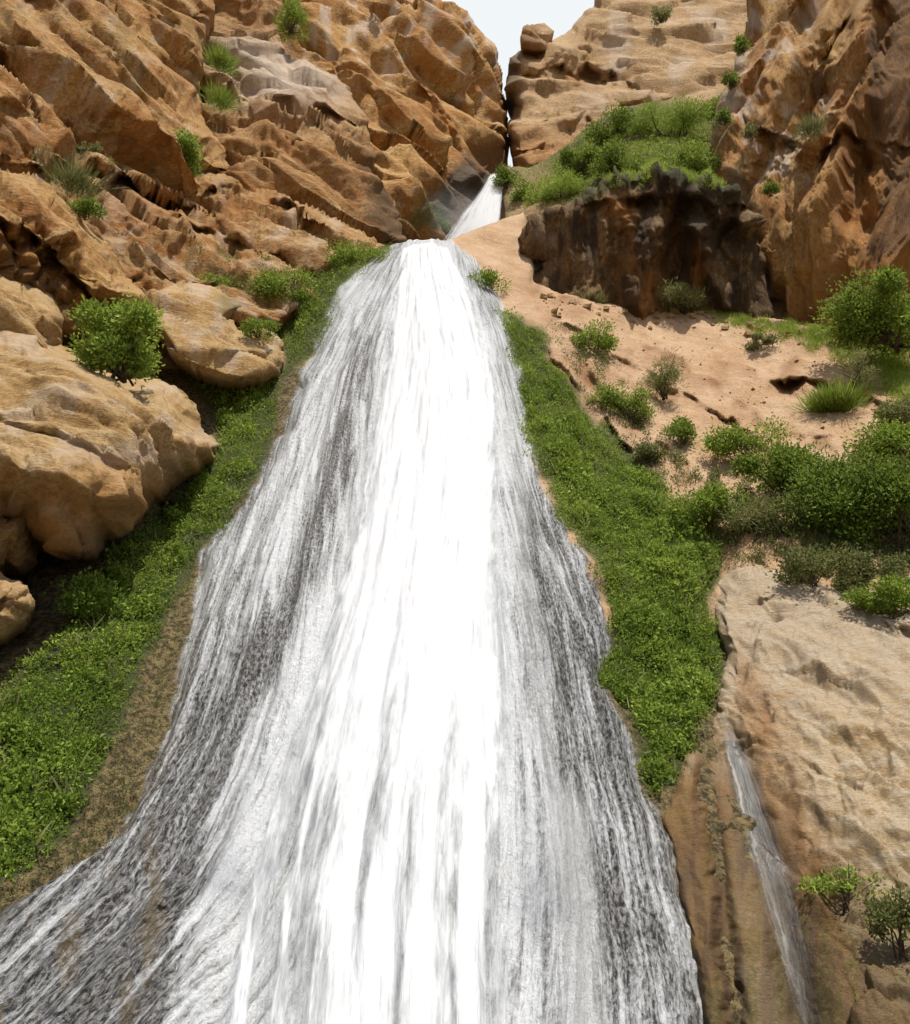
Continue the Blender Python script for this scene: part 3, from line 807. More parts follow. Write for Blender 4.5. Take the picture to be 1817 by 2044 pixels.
boulder = Rock('boulder', [(-60, 640), (20, 638), (80, 652), (130, 690), (180, 725), (240, 752), (300, 755), (350, 770), (385, 810), (410, 860), (440, 885), (425, 915), (380, 950), (330, 990), (290, 1025), (240, 1075), (180, 1110), (120, 1120), (60, 1080), (0, 1040), (-60, 1025)],
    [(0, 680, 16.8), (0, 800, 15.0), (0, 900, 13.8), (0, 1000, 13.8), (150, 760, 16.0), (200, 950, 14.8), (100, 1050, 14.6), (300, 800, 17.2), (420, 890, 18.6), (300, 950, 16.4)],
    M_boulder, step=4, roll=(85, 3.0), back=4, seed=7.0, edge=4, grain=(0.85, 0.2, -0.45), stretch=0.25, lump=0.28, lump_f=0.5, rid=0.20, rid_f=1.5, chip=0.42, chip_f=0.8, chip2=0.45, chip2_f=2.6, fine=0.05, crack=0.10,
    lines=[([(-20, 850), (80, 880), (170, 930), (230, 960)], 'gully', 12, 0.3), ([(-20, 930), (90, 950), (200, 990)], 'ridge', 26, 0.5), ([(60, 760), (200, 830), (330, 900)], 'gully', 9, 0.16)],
    paint=lambda x, y, P: dict(pale=0.45 * smooth(0, 0.4, nz(x * 0.5, y, 0.02, 6)), rust_shade=0.6 * smooth(940, 1060, y + 0.2 * x), wet=0 * x, moss=0.5 * smooth(0, 60, (x - 250) * 0.6 + y - 1010), black=0.75 * smooth(0, 110, y - 960 + (x - 330) * 0.35 + 40 * nz(x, y, 0.02, 2))))  # underside reddened and blackened in the colour to stand for its shade
tag(boulder.obj, 'huge smooth tan boulder bulging over the dark hollow left of the waterfall', 'boulder')
for nm, ol, ct, lab, sd in (
    ('boulder', [(-60, 1000), (0, 1022), (50, 1035), (75, 1060), (70, 1120), (40, 1150), (-60, 1150)], [(0, 1040, 14.6), (60, 1080, 15.4), (0, 1130, 15.4)], 'reddish brown rock in the shade just under the big smooth boulder', 8.0),
    ('boulder', [(-60, 1135), (0, 1145), (40, 1165), (62, 1200), (45, 1250), (0, 1275), (-60, 1280)], [(0, 1150, 13.4), (50, 1200, 13.8), (0, 1270, 13.6)], 'small ochre rock at the left edge above the dark hollow and green plants', 9.0)):
    rk = Rock(nm, ol, ct, M_boulder, step=4, roll=(34, 1.0), back=2.5, seed=sd, edge=4, lump=0.12, chip=0.5, chip_f=1.4, chip2=0.5, chip2_f=4, rid=0.1)
    tag(rk.obj, lab, 'rock')
mid_rock = Rock('boulder', [(275, 600), (300, 582), (350, 565), (430, 575), (490, 610), (455, 640), (470, 660), (530, 655), (562, 690), (560, 735), (520, 762), (450, 758), (390, 735), (340, 705), (310, 660)],
    [(300, 600, 23), (450, 590, 24.6), (450, 740, 22), (550, 700, 24), (380, 700, 22)],
    M_boulder, step=4, roll=(24, 0.9), back=3, seed=10.0, edge=4, grain=(0.9, 0.2, -0.3), lump=0.25, chip=0.5, chip_f=0.8, chip2=0.6, rid=0.2, rid_f=1.1,
    lines=[([(340, 690), (430, 700), (520, 705)], 'ledge', 16, 0.35), ([(400, 640), (450, 655), (520, 660)], 'ridge', 16, 0.3)],
    paint=lambda x, y, P: dict(pale=0.5 * smooth(-.1, 0.4, nz(x, y, 0.02, 6)), rust_shade=0 * x, wet=0 * x, moss=0.5 * smooth(0.3, 0.8, blob(x, y, 480, 600, 60, 30)), black=0 * x))
tag(mid_rock.obj, 'flat pale tan rock slab between two green bushes left of the waterfall', 'rock')

cliff_back = Rock('cliff', [(1016, 112), (1040, 97), (1080, 96), (1105, 80), (1130, 65), (1165, 35), (1190, 8), (1200, -60), (1580, -60), (1540, 200), (1460, 340), (1300, 370), (1050, 350), (1022, 325), (1018, 250), (1024, 205), (1015, 160)],
    [(1030, 150, 54), (1030, 320, 50), (1200, 200, 55), (1400, 100, 60), (1200, 0, 62), (1450, 0, 66), (1400, 250, 54), (1200, 320, 50), (1100, 100, 56)],
    M_back, step=3, roll=(22, 3.0), back=25, seed=11.0, edge=5, grain=(0.9, 0.2, 0.25), stretch=0.35, lump=0.5, lump_f=0.2, rid=0.14, rid_f=0.45, chip=0.40, chip_f=0.3, chip2=0.30, chip2_f=1.3,
    lines=[([(1018, 150), (1050, 150), (1075, 200)], 'gully', 18, 1.6), ([(1020, 235), (1100, 240), (1160, 250)], 'ledge', 22, 0.6), ([(1130, 120), (1170, 110), (1210, 135)], 'ledge', 40, 2.4),
           ([(1060, 290), (1200, 210), (1420, 190)], 'ledge', 40, 0.7), ([(1100, 105), (1200, 60), (1400, 60)], 'ridge', 14, 0.6)],
    paint=lambda x, y, P: dict(pale=0.6 * smooth(-0.1, 0.5, nz(x, y, 0.015, 6)) * smooth(1100, 1250, x), rust_shade=0.8 * blob(x, y, 1160, 160, 40, 30) + 0.7 * smooth(230, 300, y) * smooth(1250, 1150, x), wet=0 * x, moss=0 * x, black=0.8 * smooth(1050, 1030, x) * smooth(260, 180, y)))  # shade of the left edge and the hollow is painted into the colour
capstone = Rock('boulder', [(1042, 100), (1041, 75), (1046, 56), (1062, 46), (1085, 44), (1102, 54), (1106, 66), (1098, 80), (1092, 104)],
    [(1045, 90, 54.6), (1095, 90, 55.6), (1045, 55, 54.6), (1100, 60, 55.8)], M_back, step=3, roll=(18, 1.6), back=4, seed=12.0, edge=2, lump=0.2, chip=0.4, chip_f=0.5, chip2=0.4, chip2_f=1.5, rid=0.2,
    paint=lambda x, y, P: dict(pale=0 * x, rust_shade=0.6 * smooth(1090, 1060, x), wet=0 * x, moss=0 * x, black=0.3 * smooth(1095, 1070, x)))  # left side darkened in the colour, standing in for its shaded face
tag(capstone.obj, 'lone brown block of rock perched on the skyline beside the narrow gap', 'rock')
bush_slope = Rock('hillside_terrain', [(1000, 330), (1060, 335), (1130, 295), (1180, 245), (1250, 215), (1330, 200), (1400, 185), (1470, 178), (1490, 372), (1400, 362), (1320, 350), (1230, 372), (1150, 415), (1090, 450), (1010, 460), (1004, 400)],
    [(1010, 330, 46), (1010, 440, 38), (1100, 430, 35), (1300, 360, 31.5), (1150, 290, 44), (1400, 190, 47), (1440, 350, 34), (1200, 440, 33)],
    M_back, step=5, roll=(16, 1.0), back=4, seed=13.0, edge=4, lump=0.4, chip=0.4, paint=lambda x, y, P: dict(pale=0 * x, rust_shade=0 * x, wet=0 * x, black=0 * x, moss=np.clip(0.95 - 0.9 * blob(x, y, 1060, 400, 60, 60) - blob(x, y, 1400, 190, 60, 22), 0, 1)))
tag(bush_slope.obj, kind='structure')
cliff_right = Rock('cliff', [(1500, -60), (1495, 20), (1480, 80), (1465, 140), (1440, 200), (1430, 260), (1415, 320), (1430, 360), (1470, 385), (1495, 450), (1515, 520), (1520, 570), (1540, 640), (1600, 690), (1680, 700), (1760, 720), (1880, 720), (1880, -60)],
    [(1500, 0, 34), (1430, 300, 33), (1500, 450, 32), (1560, 630, 32), (1650, 300, 29.6), (1650, 0, 31.5), (1650, 480, 29.0), (1650, 640, 30.0), (1817, 0, 29.5), (1817, 300, 27.2), (1817, 450, 26.8), (1817, 640, 27.2)],
    M_right, step=3, roll=(34, 2.5), back=20, seed=14.0, edge=6, grain=(-0.42, 0.1, -0.9), stretch=0.25, lump=0.7, lump_f=0.35, rid=0.30, rid_f=0.6, chip=0.55, chip_f=0.45, chip2=0.35, chip2_f=1.8,
    lines=[([(1640, 40), (1590, 140), (1530, 230), (1480, 340)], 'ridge', 24, 1.2), ([(1720, 60), (1660, 200), (1620, 300)], 'ridge', 22, 1.1), ([(1600, 20), (1545, 130), (1490, 230)], 'gully', 18, 1.0),
           ([(1690, 60), (1630, 180), (1580, 300)], 'gully', 14, 1.0), ([(1560, 270), (1620, 300), (1700, 290)], 'ledge', 50, 1.2), ([(1760, 60), (1720, 300), (1700, 420)], 'gully', 24, 1.2)],
    paint=lambda x, y, P: dict(pale=0.75 * smooth(0.0, 0.4, nz(x, y, 0.02, 6)) * smooth(1720, 1560, x) * smooth(420, 300, y), rust_shade=0.7 * smooth(1600, 1760, x + 0.3 * (y - 300)), wet=0 * x,  # shade painted over the right part, sunlit paleness over the left ribs
                               moss=0.5 * smooth(0.1, 0.4, nz(x, y, 0.02, 3)) * smooth(1520, 1450, x), black=0.65 * smooth(0.1, 0.5, nz(x, y * 0.5, 0.008, 12) + 0.5 * smooth(1650, 1800, x) - 0.1) * smooth(1600, 1720, x + 0.2 * y - 60)))
for o in (cliff_left, buttress, cliff_mid, cliff_back, cliff_right):
    tag(o.obj, kind='structure')
tag(shelf.obj, kind='structure')
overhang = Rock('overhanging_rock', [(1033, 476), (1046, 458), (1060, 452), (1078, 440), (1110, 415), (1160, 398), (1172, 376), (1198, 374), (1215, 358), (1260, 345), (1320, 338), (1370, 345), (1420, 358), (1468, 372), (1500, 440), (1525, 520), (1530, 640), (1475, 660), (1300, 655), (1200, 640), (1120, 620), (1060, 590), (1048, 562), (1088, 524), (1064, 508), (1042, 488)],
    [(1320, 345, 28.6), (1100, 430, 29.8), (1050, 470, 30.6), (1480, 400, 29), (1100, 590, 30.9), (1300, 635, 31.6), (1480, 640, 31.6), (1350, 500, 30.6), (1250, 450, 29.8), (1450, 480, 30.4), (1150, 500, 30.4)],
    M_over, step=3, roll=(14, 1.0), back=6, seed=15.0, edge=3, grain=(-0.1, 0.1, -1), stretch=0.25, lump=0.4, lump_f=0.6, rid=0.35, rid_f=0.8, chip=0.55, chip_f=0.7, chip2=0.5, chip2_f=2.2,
    lines=[([(1290, 460), (1280, 540), (1260, 610)], 'ridge', 26, 1.5), ([(1380, 450), (1420, 540), (1450, 610)], 'ridge', 20, 1.1), ([(1215, 420), (1190, 520), (1170, 600)], 'ridge', 24, 0.9),
           ([(1340, 420), (1335, 600)], 'gully', 20, 1.3), ([(1225, 400), (1330, 385), (1450, 405)], 'ledge', 60, 0.7)],
    paint=lambda x, y, P: dict(pale=0.3 * blob(x, y, 1090, 480, 30, 14), rust_shade=np.clip(1.0 * blob(x, y, 1275, 560, 40, 70) + 0.9 * blob(x, y, 1395, 545, 18, 70) + 0.9 * blob(x, y, 1240, 425, 40, 25), 0, 1), wet=0 * x,
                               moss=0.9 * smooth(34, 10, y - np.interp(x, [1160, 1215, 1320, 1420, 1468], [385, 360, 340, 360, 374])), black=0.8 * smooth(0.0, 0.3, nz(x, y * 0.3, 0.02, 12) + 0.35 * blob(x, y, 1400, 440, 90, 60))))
tag(overhang.obj, 'dark overhanging rock with black stains and rusty ribs under the grassy knoll', 'rock')

def paint_pale(x, y, P):
    n = nz(x, y * 0.25, 0.02, 3)
    st = np.interp(y, [1200, 1450, 1700, 2100], [1450, 1520, 1590, 1680])
    brown = np.clip(1.1 * np.exp(-((x - st) / np.interp(y, [1250, 1450, 2100], [18, 45, 70])) ** 2) * smooth(1230, 1380, y) + 0.9 * smooth(1500, 1650, y) * smooth(1480, 1420, x), 0, 1)
    gx = np.interp(y, [1440, 1700, 2100], [1455, 1530, 1640])
    grey = np.exp(-((x - gx) / np.interp(y, [1420, 1600, 2100], [14, 42, 60])) ** 2) * smooth(1410, 1500, y)
    streak = nz(x, y * 0.12, 0.035, 9.0)
    low = smooth(1480, 1800, y + (1560 - x) * 1.0 + 90 * streak)
    return dict(pale=smooth(1500, 1300, y) * 0.3, rust_shade=np.clip(brown * (0.75 + 0.4 * n) * 0.75 + 0.6 * low, 0, 0.85), wet=np.clip(0.6 * grey + 0.6 * low * smooth(-0.3, 0.4, streak) + 0.3 * smooth(1550, 1750, y) * smooth(1530, 1420, x), 0, 1),
                moss=np.clip(0.5 * low * smooth(0.3, -0.3, streak) + 0.3 * smooth(1700, 2000, y + (x - 1600) * 0.6), 0, 0.75), black=0.4 * np.exp(-((x - np.interp(y, [1420, 1700, 2100], [1400, 1440, 1500])) / 14.0) ** 2) * smooth(1420, 1500, y))
outcrop = Rock('rock_outcrop', [(1428, 1160), (1470, 1132), (1520, 1122), (1600, 1150), (1640, 1170), (1700, 1195), (1760, 1215), (1880, 1215), (1880, 2130), (1405, 2130), (1388, 1980), (1362, 1850), (1330, 1720), (1305, 1620), (1372, 1500), (1430, 1440), (1448, 1300), (1425, 1220)],
    [(1450, 1160, 17.6), (1600, 1170, 17.0), (1817, 1220, 15.6), (1450, 1300, 15.6), (1620, 1300, 15.0), (1450, 1450, 14.1), (1650, 1450, 13.0), (1817, 1450, 12.6), (1600, 1700, 11.4), (1817, 1750, 10.6), (1400, 1700, 11.9), (1600, 2044, 9.4), (1817, 2044, 8.8), (1420, 2044, 9.45), (1330, 1650, 11.9), (1380, 1900, 10.1)],
    M_pale, step=4, roll=(26, 0.7), back=1.5, seed=16.0, edge=4, grain=(0.12, -0.55, -0.8), stretch=0.35, lump=0.16, lump_f=0.5, rid=0.07, rid_f=1.4, chip=0.22, chip_f=0.9, chip2=0.36, chip2_f=3.0, fine=0.045, crack=0.08, damp=lambda x, y: 1 - 0.75 * smooth(1480, 1580, y) * smooth(110, 30, x - np.interp(y, [1430, 1500, 1700, 1850, 2130], [1445, 1468, 1530, 1572, 1650])),
    lines=[([(1400, 1480), (1430, 1700), (1480, 2100)], 'gully', 16, 0.3), ([(1440, 1440), (1480, 1600), (1560, 1850), (1620, 2100)], 'gully', 40, 0.35), ([(1370, 1560), (1410, 1760), (1440, 2100)], 'ridge', 22, 0.2),
           ([(1440, 1195), (1520, 1190), (1600, 1180)], 'ledge', 14, 0.2), ([(1570, 1280), (1610, 1255), (1640, 1250)], 'ledge', 10, 0.2), ([(1760, 1230), (1817, 1240), (1860, 1240)], 'ledge', 30, 0.4)],
    paint=paint_pale)
tag(outcrop.obj, 'pale cream rock face with brown wet stains right of the waterfall', 'rock')

# ------------------------------------------------------------------ the falling water
def water_sheet(name, left, right, y0, y1, depth, bulge, mat, ystep=5.0, cols=140, thickf=None, strand=0.12, seed=0.0, lift=0.1):
    t = np.linspace(0, 1, cols)
    rows = np.linspace(0, 1, int((y1 - y0) / ystep))
    T, V = np.meshgrid(t, rows)
    ytop = y0 + 12 * (2 * T - 1) ** 2 + 3 * fbm(np.stack([T * 6, T * 0, T * 0 + seed + 0.5], -1), 3)
    Y = ytop + (y1 - ytop) * V ** 1.15
    l, r = left(Y), right(Y)
    X = l + (r - l) * T
    S = flow_s(Y)
    st = fbm(np.stack([T * 8, S * 0.10, np.full_like(T, seed)], -1), 4, 0.55) + 0.35 * fbm(np.stack([T * 30, S * 0.4, np.full_like(T, seed + 5)], -1), 3)
    D = depth(X, Y) - lift - bulge * np.sqrt(np.maximum(1 - (2 * T - 1) ** 2, 0)) - strand * st * np.sin(np.pi * T) ** 0.5
    D = D + 1.6 * (1 - smooth(0, 16, Y - ytop)) ** 1.5
    P = at(X, Y, D).reshape(-1, 3)
    n, m = T.shape
    i = np.arange(n * m).reshape(n, m)
    quads = np.stack([i[:-1, :-1], i[1:, :-1], i[1:, 1:], i[:-1, 1:]], -1).reshape(-1, 4)
    th = thickf(T, Y).ravel()
    uv = np.stack([(T * 4.0).ravel() + seed, S.ravel()], -1)
    return link(name, np_mesh(name, P, [quads], mat, dict(thick=np.clip(th, 0, 1)), uv))

def main_thick(T, Y):
    e = np.minimum(T, (1 - T) * np.interp(Y, [480, 700, 1100, 1500], [1.0, 0.8, 1.1, 1.6])) * 2
    core = smooth(0.0, np.interp(Y, [480, 900, 1400, 2000], [0.35, 0.5, 0.62, 0.62]), e)
    low = 1 - 0.46 * smooth(1150, 1700, Y) * smooth(-0.35, 0.4, fbm(np.stack([T * 7.0, flow_s(Y) * 0.06, T * 0 + 0.4], -1), 3))
    return core * low
fall = water_sheet('waterfall', lambda y: sl(y) - np.interp(y, [480, 900, 1300, 1700, 2100], [14, 30, 42, 55, 70]), lambda y: sr(y) + np.interp(y, [480, 900, 1300, 2100], [20, 30, 35, 40]), 478, 2125, base_depth, 0.42, M_foam, thickf=main_thick, strand=0.26)
tag(fall, 'tall white waterfall pouring down the tufa cone between two green banks', 'waterfall', kind='structure')
upper_depth = tps([(985, 350, 43.5), (1003, 440, 40.5), (900, 480, 40.0), (960, 420, 41), (880, 500, 39.8)])
upper = water_sheet('upper_waterfall', lambda y: np.interp(y, [342, 380, 430, 480, 510], [975, 945, 895, 850, 835]), lambda y: np.interp(y, [342, 360, 400, 440, 510], [996, 1007, 1008, 1006, 1000]), 342, 505, upper_depth, 0.3, M_foam,
    ystep=3, cols=60, thickf=lambda T, Y: smooth(0.0, 0.5, T) * smooth(1.0, 0.85, T) * smooth(338, 356, Y) * 0.95 + 0.05, strand=0.08, seed=3.0)
tag(upper, 'short white cascade in the shaded gorge above the main fall', 'waterfall', kind='structure')

gxf = lambda y: np.interp(y, [1430, 1500, 1700, 1850, 2130], [1445, 1468, 1530, 1572, 1650])
gwf = lambda y: np.interp(y, [1430, 1520, 1700, 2130], [14, 54, 90, 130])
_T, _Y = np.meshgrid(np.linspace(0, 1, 36), np.arange(1432, 2100, 4.0))
_X = gxf(_Y) + gwf(_Y) * (2 * _T - 1)
_P, _N, _ok = outcrop.root(_X, _Y)
for _ in range(12):
    _P[1:-1] = (_P[:-2] + _P[1:-1] + _P[2:]) / 3
    _P[:, 1:-1] = (_P[:, :-2] + _P[:, 1:-1] + _P[:, 2:]) / 3
_i = np.arange(_T.size).reshape(_T.shape)
_q = np.stack([_i[:-1, :-1], _i[1:, :-1], _i[1:, 1:], _i[:-1, 1:]], -1).reshape(-1, 4)
trickle = link('trickle', np_mesh('trickle', (_P + _N * 0.07).reshape(-1, 3), [_q], M_thin,
    dict(thick=(np.sin(np.pi * _T) * np.interp(_Y, [1430, 1500, 1750, 2100], [0.40, 0.60, 0.55, 0.42])).ravel()), np.stack([(_T * 2.0).ravel() + 11, flow_s(_Y).ravel()], -1)))
tag(trickle, 'thin grey trickle of water running down the pale rock face', 'water', kind='structure')

def mist(name, c, r, dens, label):
    import bmesh
    bm = bmesh.new()
    bmesh.ops.create_icosphere(bm, subdivisions=3, radius=1.02)
    me = bpy.data.meshes.new(name)
    bm.to_mesh(me); bm.free()
    t = NT(name)
    co = t.node('ShaderNodeTexCoord').outputs['Object']
    r2 = t.node('ShaderNodeVectorMath', {0: co}, operation='LENGTH').outputs['Value']
    fall_ = t.math('MULTIPLY', t.ramp(r2, 0.95, 0.1, 0.0, 1.0), t.ramp(t.noise(co, 2.5, 3), 0.35, 0.65, 0.3, 1.0))
    v = t.node('ShaderNodeVolumePrincipled', {'Color': (0.98, 0.98, 1, 1), 'Density': t.math('MULTIPLY', fall_, dens), 'Anisotropy': 0.0})
    t.l.new(v.outputs[0], t.out.inputs['Volume'])
    me.materials.append(t.m)
    o = link(name, me)
    o.location = c; o.scale = r
    tag(o, label, 'spray', kind='stuff')
mist('mist', at(915, 430, 39.6), (3.2, 1.5, 2.6), 0.16, 'spray drifting at the foot of the upper cascade')
mist('mist', at(1095, 1760, 10.0), (0.6, 0.6, 2.0), 0.5, 'spray beside the lower right edge of the main fall')
mist('mist', at(470, 1650, 10.6), (0.7, 0.6, 1.9), 0.45, 'spray beside the lower left edge of the main fall')

# ------------------------------------------------------------------ plants
def frames(d):
    """random side vectors for directions d."""
    r = rng.normal(size=d.shape)
    s = np.cross(d, r)
    s /= np.linalg.norm(s, axis=1)[:, None] + 1e-9
    return s, np.cross(s, d)

def leaf_mesh(name, P, d, size, tint, mat, wide=0.5, fold=0.18):
    """one folded leaf (four corners, two faces) per point, pointing along d."""
    n = len(P)
    d = d / (np.linalg.norm(d, axis=1)[:, None] + 1e-9)
    s, u = frames(d)
    L = size[:, None]
    mid = P + d * L * 0.45
    V = np.stack([P, mid + s * L * wide * 0.5 + u * L * fold, P + d * L - u * L * 0.12, mid - s * L * wide * 0.5 + u * L * fold], 1).reshape(-1, 3)
    b = np.arange(n)[:, None] * 4
    tris = np.concatenate([b + np.array([[0, 1, 2]]), b + np.array([[0, 2, 3]])])
    return np_mesh(name, V, [tris], mat, dict(tint=np.repeat(np.clip(tint, 0, 1), 4)), None, True)

def blade_mesh(name, P, d, size, tint, mat, w=0.05, bend=0.5):
    n = len(P)
    d = d / (np.linalg.norm(d, axis=1)[:, None] + 1e-9)
    s, u = frames(d)
    L = size[:, None]
    V = np.stack([P - s * L * w, P + s * L * w, P + d * L * 0.55 + u * L * bend * 0.15 - s * L * w * 0.7, P + d * L * 0.55 + u * L * bend * 0.15 + s * L * w * 0.7, P + d * L * 0.95 + u * L * bend * 0.45], 1).reshape(-1, 3)
    b = np.arange(n)[:, None] * 5
    q = b + np.array([[0, 1, 3, 2]])
    t = b + np.array([[2, 3, 4]])
    return np_mesh(name, V, [q, t], mat, dict(tint=np.repeat(np.clip(tint, 0, 1), 5)), None, True)

def tubes(name, segs, mat):
    """tapered stems; segs = list of (points, radii)."""
    V, Q = [], []
    n = 0
    for pts, rad in segs:
        pts = np.asarray(pts, float)
        k = 6
        for i, p in enumerate(pts):
            d = pts[min(i + 1, len(pts) - 1)] - pts[max(i - 1, 0)]
            d /= np.linalg.norm(d) + 1e-9
            a = np.cross(d, [0.3, 0.9, 0.1]); a /= np.linalg.norm(a)
            b = np.cross(d, a)
            th = np.arange(k) * 2 * np.pi / k
            V.append(p + rad[i] * (np.cos(th)[:, None] * a + np.sin(th)[:, None] * b))
            if i:
                o = n + (i - 1) * k
                j = np.arange(k)
                Q.append(np.stack([o + j, o + (j + 1) % k, o + k + (j + 1) % k, o + k + j], -1))
        n += len(pts) * k
    return np_mesh(name, np.concatenate(V), [np.concatenate(Q)], mat, dict(pale=np.zeros(n)))

UP = np.array([0, 0, 1.0])

def ground_cover(name, rock, polys, n, size, mat, label, cat, mound=0.3, mf=0.8, tint0=0.45, blade=0.0, thin=None, soft=25, near=1.1):
    """a mat of leaves rooted on the finished surface, heaped into mounds and thinning to its rim."""
    Ps, Ns, Ts, Hs = [], [], [], []
    for poly in polys:
        p = np.asarray(poly, float)
        x0, y0 = p.min(0); x1, y1 = p.max(0)
        m = int(n * 6)
        x = rng.uniform(x0, x1, m); y = rng.uniform(y0, y1, m)
        s = sdist(p, x, y) + nz(x, y, 0.03, 2.0) * 22
        ok = s > 0
        x, y, s = x[ok], y[ok], s[ok]
        D = rock.depth0(x, y)
        w = (D / D.max()) ** near * (0.25 + 0.75 * smooth(0, soft, s))
        if thin is not None:
            w = w * thin(x, y)
        k = rng.uniform(size=len(x)) < w * min(1.0, n / max(w.sum(), 1))
        x, y, s = x[k], y[k], s[k]
        P, N, good = rock.root(x, y)
        P = P + rng.normal(size=P.shape) * 0.05
        h = mound * np.clip(0.25 + fbm(P * mf + 3, 3) * 1.1 + 0.35 * fbm(P * mf * 3.2, 2), 0.02, 1.6) * (0.3 + 0.7 * smooth(0, 35, s))
        Ps.append(P[good]); Ns.append(N[good]); Hs.append(h[good])
    P, N, h = np.concatenate(Ps), np.concatenate(Ns), np.concatenate(Hs)
    axis = 0.6 * N + 0.4 * UP
    f = rng.uniform(size=len(P)) ** 0.6
    Q = P + axis * (h * f)[:, None]
    d = axis * 0.55 + rng.normal(size=P.shape) * 0.62 + np.array([0, 0, -0.1])
    tint = tint0 + 0.28 * fbm(P * 0.7 + 9, 3) + rng.normal(size=len(P)) * 0.16 + 0.08 * (f - 0.5)
    sz = size * rng.uniform(0.55, 1.35, len(P)) * (0.8 + 0.4 * smooth(0, 0.4, h))
    nb = rng.uniform(size=len(P)) < blade
    me = leaf_mesh(name, Q[~nb], d[~nb], sz[~nb], tint[~nb], mat) if blade < 1 else None
    if blade >= 1:
        o = link('grass', blade_mesh('grass', P, axis + rng.normal(size=P.shape) * 0.35, sz * 2.4, tint + 0.1, mat))
        return tag(o, label, cat, kind='stuff')
    o = link(name, me)
    tag(o, label, cat, kind='stuff')
    if blade > 0:
        b = blade_mesh('grass', P[nb], axis[nb] + rng.normal(size=(nb.sum(), 3)) * 0.35, sz[nb] * 2.6, tint[nb] + 0.15, mat)
        ob = link('grass', b)
        tag(ob, label.replace('leafy plants', 'grass blades'), 'grass', kind='stuff')
    return o

def shrub(name, px, py, D, w, h, label, mat, n=2500, leaf=0.09, tint0=0.45, blobs=12, kind='leaf', stems=8, droop=0.0, cat='shrub', lean=(0, 0), group=None, dense=1.0):
    """foot at photo position (px, py); w and h are the crown's spread and height in photo units at distance D."""
    foot = at(px, py, D)
    k = D / F * 1.05
    W, H = w * k * 1.15, h * k * 1.12
    root = bpy.data.objects.new(name, None)
    root.empty_display_size = 0.2
    col.objects.link(root)
    root.location = foot
    tag(root, label, cat, group)
    if kind == 'tuft':
        n *= 3
        a = rng.normal(size=(n, 3)) * np.array([W * 0.22, W * 0.22, 0.03])
        d = np.array([[0, -0.15, 1.0]]) + a * np.array([1.6, 1.6, 0]) / max(W, 0.01) + rng.normal(size=(n, 3)) * 0.28
        sz = H * rng.uniform(0.35, 0.95, n)
        t = tint0 + rng.normal(size=n) * 0.2
        link('blades', blade_mesh('blades', a, d, sz, t, mat, w=0.018), root)
        return root
    n = int(n * 1.6)
    cs, rs = [], []
    for i in range(blobs):
        a = rng.uniform(0, 2 * np.pi); r = math.sqrt(rng.uniform(0, 1)) * 0.42
        hh = rng.uniform(0.16, 0.80) * (1.1 - 0.8 * r)
        c = np.array([math.cos(a) * r * W, math.sin(a) * r * W * 0.8, H * hh]) + np.array([lean[0] * W * hh, 0, lean[1] * H])
        cs.append(c); rs.append(rng.uniform(0.10, 0.27) * np.array([W, W * 0.85, H * 1.0]))
    cs, rs = np.array(cs), np.array(rs)
    pick = rng.integers(0, blobs, n)
    u = rng.normal(size=(n, 3)); u /= np.linalg.norm(u, axis=1)[:, None]
    rad = np.clip(rng.normal(0.86, 0.30, n), 0.15, 1.6)
    lump = 1 + 0.25 * perlin(u * 2.3 + pick[:, None] * 3.1)
    Q = cs[pick] + u * rs[pick] * (rad * lump)[:, None]
    Q[:, 2] = np.maximum(Q[:, 2], 0.02 + rng.uniform(0, 0.1, n) - droop * H)
    Q[:, 2] -= droop * H * (np.abs(Q[:, 0]) / (W * 0.5)) ** 2
    d = u * 0.8 + rng.normal(size=(n, 3)) * 0.55 + np.array([0, 0, 0.25 - droop])
    t = tint0 + rng.normal(size=n) * 0.17 + 0.16 * (((pick * 37) % 10) / 10.0 - 0.5) + 0.1 * perlin(Q * 3 / max(W, 0.3))
    sz = leaf * rng.uniform(0.6, 1.3, n)
    if kind == 'needle':
        link('foliage', blade_mesh('foliage', Q, d, sz * 1.7, t, mat, w=0.07), root)
    else:
        link('foliage', leaf_mesh('foliage', Q, d, sz, t, mat), root)
    segs = []
    for i in range(min(stems, blobs)):
        b = np.array([rng.normal() * 0.05 * W, rng.normal() * 0.05 * W, -0.12])
        e = cs[i]
        m = (b + e) / 2 + rng.normal(size=3) * 0.06 * W
        r0 = max(0.012, 0.018 * H)
        segs.append(([b, m, e, e + (e - m) * 0.6], [r0, r0 * 0.7, r0 * 0.45, r0 * 0.15]))
    if segs:
        link('stem', tubes('stem', segs, M_bark), root)
    return root

GAPS = lambda x, y: 0.45 + 0.55 * smooth(-0.35, 0.0, nz(x, y, 0.022, 30.0))
ground_cover('ground_plants', slope, [VEG_L], 120000, 0.080, M_green, 'green mat of leafy plants down the left bank of the waterfall', 'plants', mound=0.46, mf=0.8, tint0=0.50, thin=GAPS)
ground_cover('ground_plants', slope, [VEG_R], 95000, 0.080, M_green, 'green mat of leafy plants down the right bank of the waterfall', 'plants', mound=0.52, mf=0.8, tint0=0.52, thin=GAPS)
PATCH = lambda x, y: smooth(0.05, 0.30, nz(x, y, 0.016, 14.0))
ground_cover('broad_leaves', slope, [VEG_L], 9000, 0.105, M_bright, 'patches of larger yellow green leaves among the left bank plants', 'plants', mound=0.62, mf=0.6, tint0=0.36, thin=PATCH)
ground_cover('broad_leaves', slope, [VEG_R], 8000, 0.11, M_bright, 'patches of larger yellow green leaves among the right bank plants', 'plants', mound=0.66, mf=0.6, tint0=0.36, thin=PATCH)
